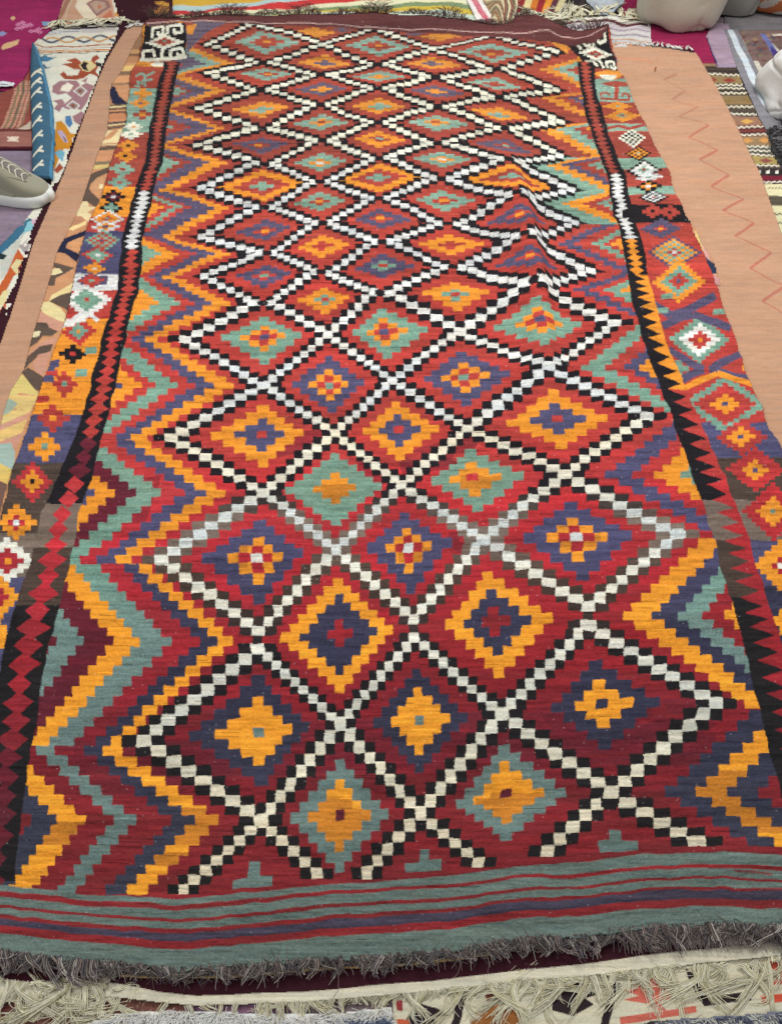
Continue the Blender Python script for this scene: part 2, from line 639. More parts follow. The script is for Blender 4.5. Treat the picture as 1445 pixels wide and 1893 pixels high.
for pA, pB, a, b, side in segs:
    if side:
        side_bands(pA, pB, a, b, side)
# below the lowest row the bands run on into the plain end
for (pA, pB, n), side in ((tails[0], 'L'), (tails[-1], 'R')):
    seq, off = (LEFTB if side == 'L' else RIGHTB)['A']
    sg = -1 if side == 'L' else 1
    for k in range(n + 1):
        x, y = pA[0] + (pB[0] - pA[0]) * k / n, pA[1] + (pB[1] - pA[1]) * k / n
        cy = abs(pB[1] - pA[1]) / n / 2
        prev = 0
        for c, o in zip(seq, np.array(off) * (1.0 - .02 * k)):
            K.fill([(x + sg * prev, y - cy), (x + sg * o, y - cy), (x + sg * o, y + cy), (x + sg * prev, y + cy)], dye(c, y, x),
                   LEFT_OWN if side == 'L' else RIGHT_OWN)
            prev = o

# ---- medallions: (centre, rings from the middle outwards, steps across, steps along)
MED = {
    'A': [((627, 1508), 'NOOOTT', 9, 9), ((935, 1465), 'NOOOTT', 9.5, 9)],
    'B': [((482, 1352), 'TOOOBB', 9, 9), ((775, 1333), 'TOOOBB', 9.6, 9.8), ((1112, 1300), 'BOOBB', 9, 9)],
    'C': [((630, 1170), 'RRBBBOO', 9, 9.8), ((915, 1148), 'RRBBOO', 9, 9)],
    'D': [((478, 1030), 'WROBB', 7.8, 8), ((754, 1013), 'WROBB', 8, 8), ((1064, 990), 'WROBB', 8, 8)],
    'E': [((620, 900), 'ROOTTT', 8, 9), ((872, 882), 'ROOTT', 8, 8)],
    'F': [((485, 802), 'RBBOO', 8, 8), ((738, 792), 'RBBOO', 8, 8), ((1030, 775), 'RBBOO', 8, 8)],
    'G': [((608, 711), 'TROBB', 8, 8), ((858, 697), 'TROBB', 8, 8)],
    'H': [((491, 620), 'BROTT', 8, 8), ((709, 612), 'BROTT', 8, 8), ((998, 590), 'BROTT', 8, 8)],
    'I': [((600, 553), 'RTOO', 8, 8), ((842, 543), 'RTOO', 8, 8)],
    'J': [((491, 510), 'TRBB', 7.6, 8), ((707, 491), 'RTBB', 8, 8), ((981, 473), 'ORBB', 8, 8)],
    'K': [((597, 457), 'RROO', 8, 8), ((833, 451), 'RROO', 7.6, 8)],
    'L': [((491, 426), 'ORBB', 8, 8), ((703, 405), 'ORBB', 8, 8), ((963, 393), 'ORBB', 8, 8)],
    'M': [((590, 371), 'ORTT', 8, 8), ((822, 368), 'ORTT', 8, 8)],
    'N': [((484, 344), 'TTRROO', 7.6, 8), ((700, 326), 'TTRROO', 7.6, 8), ((948, 324), 'TTRROO', 7.6, 8)],
    'O': [((592, 298), 'WOTT', 8, 8), ((815, 295), 'WOTT', 8, 8)],
    'P': [((480, 266), 'ORBB', 8, 8), ((701, 257), 'TROO', 8, 8), ((936, 267), 'TRBB', 8, 8)],
    'Q': [((595, 224), 'ROTT', 7.6, 8), ((805, 227), 'ROTT', 7.6, 8)],
    'R': [((485, 204), 'TTOO', 7.6, 8), ((702, 197), 'TTOO', 8, 8), ((923, 211), 'TTOO', 8, 8)],
    'S': [((594, 165), 'OOBB', 8, 8), ((803, 168), 'OOBB', 8, 8)],
    'T': [((496, 138), 'ORTT', 8, 8), ((700, 142), 'OOTT', 8, 8), ((912, 158), 'RRTT', 8, 8)],
    'U': [((602, 115), 'BBOO', 8, 8), ((797, 118), 'BBOO', 8, 8)],
    'V': [((493, 77), 'ORRTT', 8, 8), ((701, 83), 'ORRTT', 8, 8), ((907, 99), 'ORRTT', 8, 8)],
}
CN = {'R': 'red', 'O': 'orange', 'B': 'blue', 'T': 'teal', 'W': 'white', 'N': 'maroon', 'K': 'black'}
med_names = {}
mid = 10
for ri, r in enumerate(order[:-1]):
    for k, (c, rings, nh, nv) in enumerate(MED[r]):
        c = F(c)
        up = rowsN[order[ri + 1]]
        dn = rowsN[order[ri - 1]] if ri > 0 else None
        if len(rowsN[r]) == 3:
            L, R = rowsN[r][k], rowsN[r][k + 1]
            T = up[k + 1]
            Bt = dn[k + 1] if dn else (c[0], c[1] * 2 - T[1])
        else:
            L, R = rowsN[r][k], rowsN[r][k + 1]
            T = up[k]
            Bt = dn[k] if dn else None
        # red ground of the diamond belongs to the medallion
        own = mid
        mid += 1
        med_names[own] = (r, rings)
        nn = len(rings)
        ring_m = len(rings) - 1
        sl = (R[1] - L[1]) / (R[0] - L[0])
        s = 0.80
        poly = [(c[0] + (L[0] - c[0]) * s, c[1] + (L[1] - c[1]) * s), (c[0] + (T[0] - c[0]) * s, c[1] + (T[1] - c[1]) * s),
                (c[0] + (R[0] - c[0]) * s, c[1] + (R[1] - c[1]) * s), (c[0] + (Bt[0] - c[0]) * s, c[1] + (Bt[1] - c[1]) * s)]
        K.fill(poly, None, own)
        tops = (T[0] - c[0], T[1] - c[1])
        bots = (Bt[0] - c[0], Bt[1] - c[1])
        lefs = (L[0] - c[0], L[1] - c[1])
        rigs = (R[0] - c[0], R[1] - c[1])
        for j in range(-ring_m, ring_m + 1):
            vv = tops if j > 0 else bots
            aj = abs(j)
            ch = abs(vv[1]) / nv / 2 + 0.3
            for i in range(-(ring_m - aj), ring_m - aj + 1):
                uu = rigs if i > 0 else lefs
                ai = abs(i)
                col = rings[ai + aj]
                cw = abs(uu[0]) / nh / 2 + 0.3
                x = c[0] + uu[0] * ai / nh + vv[0] * aj / nv
                y = c[1] + uu[1] * ai / nh + vv[1] * aj / nv
                if i == 0:
                    cw = max(abs(rigs[0]), abs(lefs[0])) / nh / 2 + .5
                if j == 0:
                    ch = max(abs(tops[1]), abs(bots[1])) / nv / 2 + .5
                K.fill(quad((x, y), cw, ch, sl), dye(col, y, x), own)

# darker and browner re-dyed patches in red and orange
for poly, c in [([(380, 1345), (1290, 1290), (1290, 1400), (380, 1440)], 'N'), ([(90, 1360), (420, 1375), (420, 1465), (150, 1470)], 'N'),
                ([(860, 800), (905, 790), (850, 865), (742, 880), (735, 840)], 'N'), ([(540, 795), (600, 790), (590, 835), (500, 850)], 'N'),
                ([(1000, 1320), (1320, 1330), (1330, 1420), (1040, 1410)], 'N'), ([(660, 850), (720, 880), (700, 905), (660, 880)], 'N'),
                ([(830, 985), (880, 975), (875, 1030), (820, 1010)], 'N'), ([(120, 900), (300, 880), (270, 965), (140, 975)], 'N')]:
    s = K.box(poly)
    m = inside(K.PX[s], K.PY[s], poly)
    rgb = K.rgb[s]
    red = m & (rgb[..., 0] > 4.0 * rgb[..., 1]) & (rgb[..., 0] > 3.0 * rgb[..., 2])
    red &= smooth_noise(red.shape, 40, 9, 31) > -0.45
    rgb[red] = rgb[red] * 0.45 + dye('N', poly[0][1]) * 0.55
RC = lambda x0, y0, x1, y1: [(x0, y0), (x1, y0), (x1, y1), (x0, y1)]
for poly in [RC(560, 1478, 652, 1585), RC(640, 1497, 720, 1585), RC(880, 1474, 915, 1560), RC(905, 1466, 1010, 1560), RC(290, 1493, 440, 1560), RC(280, 1575, 420, 1600),
             RC(20, 1520, 160, 1562), RC(1240, 1423, 1460, 1540), RC(440, 985, 460, 1050), RC(735, 1012, 800, 1040), RC(1030, 985, 1110, 1010), RC(560, 895, 660, 940), RC(850, 880, 930, 905)]:
    s = K.box(poly)
    m = inside(K.PX[s], K.PY[s], poly)
    rgb = K.rgb[s]
    o = m & (rgb[..., 0] > 0.45) & (rgb[..., 2] < 0.12)
    rgb[o] = dye('Y', 1500)

# ---- lattice squares


def tilt(x):
    return float(np.interp(x, [450, 720, 950], [-.08, .02, .20]))


def whalf(y):
    return float(np.interp(y, [60, 200, 350, 520], [2.7, 3.5, 4.5, 5.3]))


for pA, pB, a, b, side in segs:
    tall = ntype[a] == 'h' and ntype[b] == 'h' or b == 'V'
    for (x, y), cx, cy in seg_cells(pA, pB, a, b):
        if tall:
            if (x, y) == (pA[0], pA[1]) or (abs(x - pB[0]) < .01 and abs(y - pB[1]) < .01):
                sg_ = 1 if x > 700 else -1
                K.fill([(x + sg_ * cx, y - 4), (x + sg_ * cx * 3.2, y + sg_ * 1.5), (x + sg_ * cx, y + 5)], dye('K', y), WHITE_OWN)
            K.fill(quad((x, y), cx * 1.02, whalf(y) * 2.7, tilt(x)), dye('K', y), WHITE_OWN)
            continue
        for s in (-2, 2):
            K.fill(quad((x + s * cx, y), cx * 1.04, cy * 1.05, -0.03), dye('K', y), WHITE_OWN)
for pA, pB, n in tails:
    for k in range(1, n + 1):
        x, y = pA[0] + (pB[0] - pA[0]) * k / n, pA[1] + (pB[1] - pA[1]) * k / n
        cx, cy = abs(pB[0] - pA[0]) / n / 2, abs(pB[1] - pA[1]) / n / 2
        for s in (-2, 2):
            K.fill(quad((x + s * cx, y), cx, cy, -0.03), dye('K', y), WHITE_OWN)
        K.fill(quad((x, y), cx, cy, -0.03), dye('W', y), WHITE_OWN)
for pA, pB, a, b, side in segs:
    tall = ntype[a] == 'h' and ntype[b] == 'h' or b == 'V'
    for (x, y), cx, cy in seg_cells(pA, pB, a, b):
        K.fill(quad((x + random.uniform(-.7, .7), y + random.uniform(-.8, .8)), cx * (.93 if tall else random.uniform(.98, 1.08)), whalf(y) * random.uniform(.9, 1.1) if tall else cy * random.uniform(1.02, 1.16), tilt(x) if tall else random.uniform(-.06, .04)), dye('W', y), WHITE_OWN)
for r in order:
    if ntype[r] in 'hv':
        ns = rowsN[r][1:-1] if len(rowsN[r]) == 4 else rowsN[r]
        for (x, y) in ns:
            K.fill(quad((x, y), 9, 4.5 if ntype[r] == 'h' else 8, 0), dye('K', y), WHITE_OWN)

# ---- outer borders
LS = np.array([(318, 112), (316, 123), (308, 160), (300, 200), (291, 250), (285, 300), (268, 345), (256, 400), (245, 450), (233, 550),
               (210, 630), (192, 706), (165, 806), (137, 886), (112, 946), (98, 1020), (80, 1086), (54, 1180), (39, 1245), (31, 1310),
               (14, 1400), (-2, 1500), (-14, 1600), (-16, 1640)], float)
LH = [(112, 15), (300, 17), (450, 19), (640, 22), (806, 25), (886, 32), (1086, 40), (1250, 40), (1640, 44)]
RS = np.array([(1078, 105), (1084, 128), (1092, 180), (1101, 228), (1118, 270), (1137, 320), (1153, 400), (1165, 431), (1176, 494), (1188, 560),
               (1210, 632), (1217, 657), (1240, 707), (1262, 764), (1277, 801), (1296, 848), (1317, 902), (1336, 960), (1350, 994), (1366, 1054),
               (1380, 1094), (1394, 1148), (1413, 1200), (1424, 1249), (1440, 1310), (1462, 1400), (1490, 1500), (1512, 1600)], float)
RH = [(105, 14), (320, 17), (431, 18), (500, 20), (640, 22), (760, 24), (900, 30), (1100, 34), (1600, 40)]


def hw(tab, y):
    return np.interp(y, [a for a, b in tab], [b for a, b in tab])


def edge_x(edge, y):
    e = np.array(edge, float)
    o = np.argsort(e[:, 1])
    return np.interp(y, e[o, 1], e[o, 0])


BORD_L, BORD_R, STRIP_L, STRIP_R, BAND_T, BAND_B = 4, 5, 6, 7, 8, 9
lx = np.interp(K.PY, LS[:, 1], LS[:, 0])
rx = np.interp(K.PY, RS[:, 1], RS[:, 0])
inrow = (K.PY > 112) & (K.PY < stripe_y(0, K.PX) - 8)
ml = inrow & (K.PX < lx)
mr = inrow & (K.PX > rx)
for m, own, bands, sl in ((ml, BORD_L, [(112, 122, 'O'), (122, 165, 'R'), (165, 246, 'T'), (246, 345, 'R'), (345, 402, 'O'), (402, 430, 'R'), (430, 508, 'B'),
                                    (508, 536, 'W'), (536, 592, 'R'), (592, 768, 'O'), (768, 857, 'B'), (857, 985, 'D'), (985, 1068, 'G'), (1068, 1700, 'B')], 0),
                      (mr, BORD_R, [(105, 142, 'R'), (142, 188, 'T'), (188, 231, 'R'), (231, 244, 'T'), (244, 292, 'R'), (292, 312, 'T'), (312, 345, 'R'), (345, 360, 'T'),
                                    (360, 380, 'R'), (380, 412, 'K'), (412, 486, 'R'), (486, 602, 'R'), (602, 662, 'R'), (662, 782, 'R'), (782, 846, 'B'), (846, 924, 'D'),
                                    (924, 1000, 'G'), (1000, 1085, 'B'), (1085, 1700, 'K')], 0)):
    K.own[m] = own
    for y0, y1, c in bands:
        for y in range(y0, y1, 12):
            K.fill([(-160, y), (1705, y), (1705, min(y + 12, y1)), (-160, min(y + 12, y1))], dye(c, 850 if c == 'B' else y), where=m)
K.rgb[mr & (K.PY > 1085)] = dye('B', 1250)


def flower(cx, cy, hwid, hh, rings, own):
    n = len(rings) - 1
    cw, ch = hwid / (2 * n + 1), hh / (2 * n + 1)
    for j in range(-n, n + 1):
        for i in range(-(n - abs(j)), n - abs(j) + 1):
            K.fill(quad((cx + 2 * cw * i, cy + 2 * ch * j), cw + .3, ch + .3, 0), dye(rings[abs(i) + abs(j)], cy, cx), own)


# left border motifs
for a in [(264, 174, 17, 8, 'YO'), (259, 191, 18, 9, 'BOO'), (262, 212, 18, 9, 'OR'), (246, 234, 20, 9, 'OWW'), (244, 249, 20, 9, 'TWW'),
          (238, 269, 20, 10, 'KOO'), (233, 288, 20, 11, 'KOO'), (227, 312, 22, 13, 'RTT'), (223, 337, 22, 14, 'RTT'),
          (209, 366, 22, 15, 'WNK'), (206, 387, 21, 14, 'TTK'), (200, 407, 30, 16, 'TROOW'), (197, 422, 26, 11, 'BOW'), (191, 446, 32, 20, 'BRTRT'),
          (181, 473, 28, 17, 'WTTR'), (176, 497, 20, 11, 'HOO'), (170, 520, 26, 16, 'TRRB'), (160, 555, 46, 34, 'RTTTWW'),
          (146, 612, 32, 26, 'OTTRR'), (134, 655, 24, 18, 'RKK'), (120, 710, 22, 24, 'TRR'), (100, 775, 30, 26, 'ORR'), (83, 827, 30, 26, 'TOO'),
          (61, 892, 36, 38, 'KOORR'), (32, 966, 36, 34, 'WROO'), (14, 1036, 52, 42, 'ORRWW'), (2, 1105, 34, 40, 'RROO'), (-6, 1178, 34, 36, 'ROO'),
          (-30, 1260, 40, 44, 'ROO'), (-50, 1350, 44, 44, 'TOORR')]:
    flower(*a[:4], a[4], BORD_L)
# right border motifs
for a in [(1141, 196, 28, 9, 'TOOO'), (1149, 215, 34, 13, 'RTOOO'), (1168, 257, 24, 16, 'WKWKW'), (1180, 284, 24, 14, 'TOKOK'), (1188, 315, 32, 18, 'RTWWK'),
          (1198, 328, 24, 8, 'TWW'), (1200, 345, 24, 12, 'WOK'), (1209, 366, 28, 14, 'RWKWK'), (1205, 392, 20, 12, 'KRR'), (1238, 394, 20, 12, 'KRR'),
          (1221, 423, 36, 18, 'ORBBB'), (1245, 466, 48, 30, 'WRTOTOB'), (1254, 519, 48, 42, 'BRRTTOO'),
          (1292, 626, 54, 44, 'ORRWWTT'), (1339, 748, 76, 54, 'BOORRRTT'), (1253, 682, 18, 14, 'TT'), (1370, 808, 46, 34, 'BOORR'), (1395, 868, 54, 42, 'BOORRR'),
          (1428, 946, 58, 54, 'TOOORRR'), (1440, 1046, 46, 48, 'WROOO'), (1462, 1150, 40, 40, 'TOO'), (1490, 1250, 40, 40, 'ROO')]:
    flower(*a[:4], a[4], BORD_R)
# diagonal crossings between the right-hand diamonds
for pts in ([(1200, 560), (1240, 585), (1268, 575), (1320, 545)], [(1225, 605), (1260, 585), (1282, 580), (1350, 605)],
            [(1235, 645), (1270, 668), (1300, 682), (1250, 705)], [(1375, 650), (1330, 672), (1312, 685), (1390, 702)]):
    K.stroke(pts, 15, dye('B', 500), BORD_R)
K.stroke([(1252, 722), (1300, 700), (1325, 690), (1360, 700), (1400, 715)], 11, dye('O', 700), BORD_R)
K.stroke([(1112, 241), (1140, 236), (1165, 240), (1192, 232)], 5, dye('R', 240), BORD_R)
for x, y in [(1232, 548), (1222, 575), (1330, 575), (1385, 680)]:
    K.fill(quad((x, y), 12, 5), dye('T' if y < 600 else 'O', y), BORD_R)
# totem figures: left red panel with teal, right teal panel with red
for pts in ([(255, 160), (255, 150), (268, 158)], [(268, 162), (270, 140)], [(252, 140), (262, 134), (272, 140), (286, 132)], [(262, 150), (284, 146)], [(246, 160), (258, 162)]):
    K.stroke(pts, 4.5, dye('T', 150), BORD_L)
K.stroke([(1113, 178), (1113, 172), (1124, 171), (1128, 176)], 4, dye('R', 150), BORD_R)
K.stroke([(1163, 181), (1163, 173), (1152, 171), (1150, 176)], 4, dye('R', 150), BORD_R)
K.stroke([(1112, 182), (1165, 183)], 4, dye('R', 150), BORD_R)
K.stroke([(1139, 183), (1139, 158)], 8, dye('R', 150), BORD_R)
K.fill([(1112, 152), (1125, 158), (1160, 158), (1160, 150), (1138, 146)], dye('R', 150), BORD_R)
K.fill([(1093, 132), (1140, 122), (1152, 136), (1130, 146), (1112, 140)], dye('O', 150), BORD_R)
K.fill([(1105, 134), (1140, 136), (1130, 146), (1118, 144)], dye('W', 150), BORD_R)
K.fill([(278, 117), (290, 112), (310, 113), (300, 120), (285, 122)], dye('W', 150), BORD_L)
# teal and white accents in the left border
for x, y, c in [(166, 648, 'T'), (152, 690, 'T'), (98, 690, 'R'), (80, 738, 'R'), (100, 672, 'B'), (92, 680, 'B'), (90, 702, 'B'), (150, 590, 'W'), (128, 596, 'W')]:
    K.fill(quad((x, y), 11, 7), dye(c, y), BORD_L)
for pts in ([(140, 518), (146, 508), (156, 520)], [(140, 530), (205, 534), (208, 512)], [(112, 604), (140, 588), (160, 578), (182, 596)]):
    K.stroke(pts, 7, dye('W', 500), BORD_L)
K.fill([(152, 512), (200, 510), (196, 528), (150, 526)], dye('B', 500), BORD_L)
flower(170, 519, 22, 12, 'TRR', BORD_L)

# ---- corner boxes, black with white hooks
for own, quadp in ((BORD_L, [(268, 46), (344, 42), (343, 104), (259, 112)]), (BORD_R, [(1045, 84), (1121, 56), (1142, 128), (1086, 122)])):
    q = np.array(quadp, float)

    def bl(u, v):
        return tuple((q[0] * (1 - u) + q[1] * u) * (1 - v) + (q[3] * (1 - u) + q[2] * u) * v)

    K.fill(quadp, dye('K', 80), own)
    wt = dye('W', 100)
    for pts in ([(.20, .34), (.20, .06), (.46, .06), (.46, .30), (.34, .30), (.34, .18)], [(.56, .30), (.56, .05), (.9, .05), (.9, .26), (.7, .27), (.72, .14)],
                [(.06, .98), (.06, .74), (.30, .74), (.34, .92)], [(.66, .95), (.66, .78), (.9, .75), (.95, .95), (.80, .95), (.80, .86)], [(.5, .30), (.5, .97)]):
        for p0, p1 in zip(pts[:-1], pts[1:]):
            K.stroke([bl(*p0), bl(*p1)], 5.2 if own == BORD_L else 4.2, wt, own)
    cx_, cy_ = bl(.5, .52)
    flower(cx_, cy_, 34 if own == BORD_L else 30, 15 if own == BORD_L else 11, 'TRRWW', own)
K.stroke([(259, 111), (343, 104)], 5, dye('W', 100), BORD_L)

# ---- serrated strips
def serrated(C, H, y0, y1, colfun, own, right=False):
    y = y0
    for yy in np.arange(y0, y1, 3.0):
        x = np.interp(yy, C[:, 1], C[:, 0])
        h = hw(H, yy)
        x2 = np.interp(yy + 3.2, C[:, 1], C[:, 0])
        K.fill([(x - h, yy), (x + h, yy), (x2 + h, yy + 3.2), (x2 - h, yy + 3.2)], dye('K', 700 if yy < 930 else (990 if yy < 1010 else (1070 if yy < 1120 else 1300))), own)
    while y < y1:
        sp = float(np.interp(y, [100, 300, 450, 640, 760, 860, 1000, 1100, 1600], [6.5, 7.5, 10, 13, 20, 25, 29, 31, 40] if not right else [7, 7.5, 9, 24, 26, 27, 24, 28, 40]))
        x = float(np.interp(y, C[:, 1], C[:, 0]))
        h = float(hw(H, y))
        c = colfun(y)
        sp *= random.uniform(.9, 1.1)
        if right and y > 500:
            xn = float(np.interp(y + sp, C[:, 1], C[:, 0]))
            hn = float(hw(H, y + sp))
            kk = dye('K', 700 if y < 925 else (985 if y < 1000 else (1070 if y < 1080 else 1300)))
            K.fill([(x - h * .8, y), (x + h, y), (xn + hn, y + sp + .5), (xn - hn * .8, y + sp + .5)], dye(c, y), own)
            K.fill([(x - h, y - 1), (x - h * .45, y), (xn + hn * .62, y + sp * .55), (xn - hn * .45, y + sp), (xn - hn, y + sp + 1)], kk, own)
        else:
            g = h * random.uniform(.5, .8)
            K.fill([(x - g, y + sp * .5), (x, y - sp * .12), (x + g, y + sp * .42), (x, y + sp * 1.12)], dye(c, y, 200), own)
        y += sp


serrated(LS, LH, 112, 1630, lambda y: 'W' if 344 < y < 456 else ('N' if 805 < y < 862 or y > 1360 else 'R'), STRIP_L)
serrated(RS, RH, 112, 1570, lambda y: 'W' if 318 < y < 440 else ('O' if 440 <= y < 712 else 'R'), STRIP_R, True)
K.fill([(1150, 388), (1170, 384), (1172, 404), (1152, 402)], dye('K', 300), STRIP_R)

# ---- little motifs in the bottom ends
for pts in ([(462, 1594), (483, 1594), (483, 1618), (505, 1618), (505, 1638), (430, 1646), (430, 1628), (458, 1622)],
            [(775, 1570), (792, 1570), (792, 1590), (816, 1588), (816, 1609), (750, 1613), (750, 1597), (775, 1594)],
            [(1126, 1534), (1146, 1534), (1148, 1553), (1178, 1554), (1178, 1574), (1110, 1578), (1106, 1557), (1126, 1553)]):
    K.fill(pts, dye('T', 1600), BAND_B)
flower(583, 60, 34, 9, 'OOO', 0)
flower(815, 67, 36, 8, 'OOO', 0)
flower(632, 55, 16, 4, 'BB', 0)
flower(768, 60, 18, 3, 'BB', 0)
K.fill([(344, 100), (380, 62), (420, 42), (400, 42), (346, 60)], dye('B', 100), LEFT_OWN)
K.fill([(345, 46), (365, 44), (356, 62), (346, 62)], dye('O', 100), LEFT_OWN)
K.fill([(1000, 72), (1046, 84), (1050, 100), (1030, 90)], dye('O', 100), RIGHT_OWN)

# ---- striped end
sx_ = np.linspace(-154, 1702, 90)
seqb = 'TRTRTRBRT'
for k, c in enumerate(seqb):
    top = [(x, float(stripe_y(k, x))) for x in sx_]
    bot = [(x, float(stripe_y(k + 1, x)) + (12 if k == 8 else 0)) for x in sx_]
    colr = {'T': (102, 119, 113), 'R': (136, 40, 44), 'B': (72, 66, 84)}[c]
    K.fill(top + bot[::-1], colr, BAND_B)
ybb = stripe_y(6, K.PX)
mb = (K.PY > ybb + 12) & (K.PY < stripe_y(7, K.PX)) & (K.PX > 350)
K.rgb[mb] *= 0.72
K.stroke([(1355, 1612), (1395, 1613), (1425, 1616)], 4, (120, 70, 70), BAND_B)

# ---- brown band at the far end
low = [(262, 46), (330, 39), (420, 43), (560, 48), (700, 54), (800, 61), (870, 69), (960, 75), (1020, 81), (1060, 86), (1090, 84), (1112, 74), (1122, 58)]
K.fill([(250, 10)] + low + [(1130, 10)], (98, 54, 54), BAND_T)
K.stroke([(270, 42), (330, 38), (420, 41), (500, 41), (600, 44), (700, 50), (800, 54), (900, 63), (960, 66), (1015, 61), (1040, 70), (1090, 71), (1118, 57)], 2.0, (186, 150, 142), BAND_T)
K.fill([(272, 44), (330, 40), (330, 44), (275, 49)], (96, 72, 66), BAND_T)

K.own[K.own == 0] = WHITE_OWN
lum_ = K.rgb.mean(2, keepdims=True)
K.rgb = (K.rgb * .98 + lum_ * .02) * .985 + .003       # faded, dusty wool
red_ = (K.rgb[..., 0] > 3.2 * K.rgb[..., 1]) & (K.rgb[..., 0] > 2.6 * K.rgb[..., 2])
ab_ = smooth_noise(red_.shape, 150, 22, 301) * .7 + smooth_noise(red_.shape, 420, 9, 302) * .5     # uneven madder lots
ab_ *= np.interp(K.yc, [40, 700, 900, 1800], [.5, .7, 1, 1])[:, None]
K.rgb[red_] *= np.stack([1 + .26 * ab_, 1 - .02 * ab_, 1 + .06 * ab_], -1)[red_]
wh_ = (K.rgb.min(2) > .42)
K.rgb[wh_] *= .90
K.weather(0.19, 0.20, 5, 56, 3.6)
# single darker, paler and worn weft threads
g_ = np.random.default_rng(77)
for k in range(9000):
    j = int(g_.integers(0, K.own.shape[0] - 2))
    i = int(g_.integers(0, K.own.shape[1] - 60))
    n_ = int(g_.integers(6, 52))
    f_ = g_.uniform(.62, .88) if g_.random() < .72 else g_.uniform(1.1, 1.35)
    K.rgb[j:j + int(g_.integers(1, 3)), i:i + n_] *= f_
for k in range(1500):       # lint and dust
    j = int(g_.integers(0, K.own.shape[0] - 3))
    i = int(g_.integers(0, K.own.shape[1] - 4))
    K.rgb[j:j + 2, i:i + int(g_.integers(1, 4))] += .12
# fuller heathering in the blues and teals
h_, w_ = K.own.shape
bl_ = (K.rgb[..., 2] > K.rgb[..., 0] * 0.9)
sp = 1 + 0.4 * (np.random.default_rng(9).random((h_, w_)) - 0.5) + 0.10 * smooth_noise((h_, w_), 13, 2.2, 44)
K.rgb[bl_] *= sp[bl_][:, None]

kilim = empty('kilim_rug', 'large worn red kilim with rows of stepped diamonds in a black and white checkered lattice', 'rug',
              loc=(0, 0, 0))
names = {1: 'checkered_lattice', 2: 'zigzag_side_field', 3: 'zigzag_side_field', 4: 'outer_border', 5: 'outer_border',
         6: 'serrated_stripe', 7: 'serrated_stripe', 8: 'brown_end_band', 9: 'striped_end_band'}
for k in med_names:
    names[k] = 'diamond_medallion'
K.build(names, MAT_KILIM, kilim, micro=0.0006)

# grey yarn fringe at the near end
def edge_point(x):
    y = float(stripe_y(9, x))
    X, Y = unproj(x, y, ZM)
    return np.array([float(X), float(Y), ZM - 0.001])


def yarn(p, d, length, curl, drop, n=6, g=rng, floor=0.0):
    """a limp yarn leaving p in direction d (2-D), sinking by drop"""
    t = np.linspace(0, 1, n)[:, None]
    d = np.array([d[0], d[1], 0.0])
    s = np.array([-d[1], d[0], 0.0])
    ph = g.random(3) * 6.28
    L = p + d * length * t + s * curl * length * (np.sin(t * 3.2 + ph[0]) - math.sin(ph[0])) * (0.3 + t)
    L = L + np.array([0, 0, 1.0]) * (-drop * np.clip(t * 1.6, 0, 1) + 0.15 * curl * length * np.sin(t * 5 + ph[1]) * t)
    L[:, 2] = np.maximum(L[:, 2], floor)
    return L


def bundle(p, d, length, strands, curl, drop, floor, width, seg, g=rng, loose=.25):
    """yarns that share one wandering course"""
    core = yarn(p, d, length, curl, drop, seg, g, floor)
    t = np.linspace(0, 1, seg)[:, None]
    L = []
    for k in range(strands):
        o = np.array([g.normal(0, width), g.normal(0, width * .5), abs(g.normal(0, width * .35))])
        o2 = np.array([g.normal(0, length * loose * .35), g.normal(0, length * loose * .35), abs(g.normal(0, .001))])
        w = core + o * (1 - .3 * t) + o2 * t ** 1.6
        w = w + length * .05 * np.sin(t * g.uniform(5, 11) + g.random(3) * 6.28) * t * np.array([1, 1, .3])
        m = max(3, int(seg * g.uniform(.65, 1.0)))
        w = w[:m]
        w[:, 2] = np.maximum(w[:, 2], floor)
        L.append(w)
    return L


GREY = [(146, 136, 130), (106, 96, 94), (74, 66, 68), (174, 166, 160), (122, 106, 98), (92, 88, 96)]
x = -60.0
while x < 1500:
    p = edge_point(x)
    lean = rng.normal(0, .3)
    ln = rng.uniform(.016, .036) * (1.35 if x > 1000 or x < 200 else 1.0)
    tone = rng.uniform(.6, 1.3)
    if rng.random() < .12:
        x += rng.uniform(10, 22)
        continue
    lines = bundle(p + np.array([0, .004, .003]), (math.sin(lean), -math.cos(lean)), ln, int(rng.integers(10, 15)), .45, .010, .018, .0034, 9, loose=.32)
    tubes('fringe_tassel', lines, .0012, [alb(GREY[int(rng.integers(0, 6))]) * tone * rng.uniform(.8, 1.35) for _ in lines], MAT_YARN, kilim)
    x += rng.uniform(13, 27) if 230 < x < 930 else rng.uniform(8, 14)
# frizzy loose ends between the tassels: too many to count
lines, cols = [], []
for k in range(5200):
    x = rng.uniform(-80, 1520)
    if rng.random() > .34 + .5 * max(0, math.sin(x * .047) * math.sin(x * .019 + 1.1)):
        continue
    p = edge_point(x) + np.array([0, rng.uniform(-.004, .006), rng.uniform(-.001, .003)])
    a = rng.normal(0, .7)
    lines.append(yarn(p, (math.sin(a), -math.cos(a)), rng.uniform(.006, .016), .8, .003, 5, floor=.02))
    cols.append(alb(GREY[int(rng.integers(0, 6))]) * rng.uniform(.6, 1.1))
fz = tubes('fringe_fuzz', lines, .0007, cols, MAT_YARN, kilim)
fz['kind'] = 'stuff'
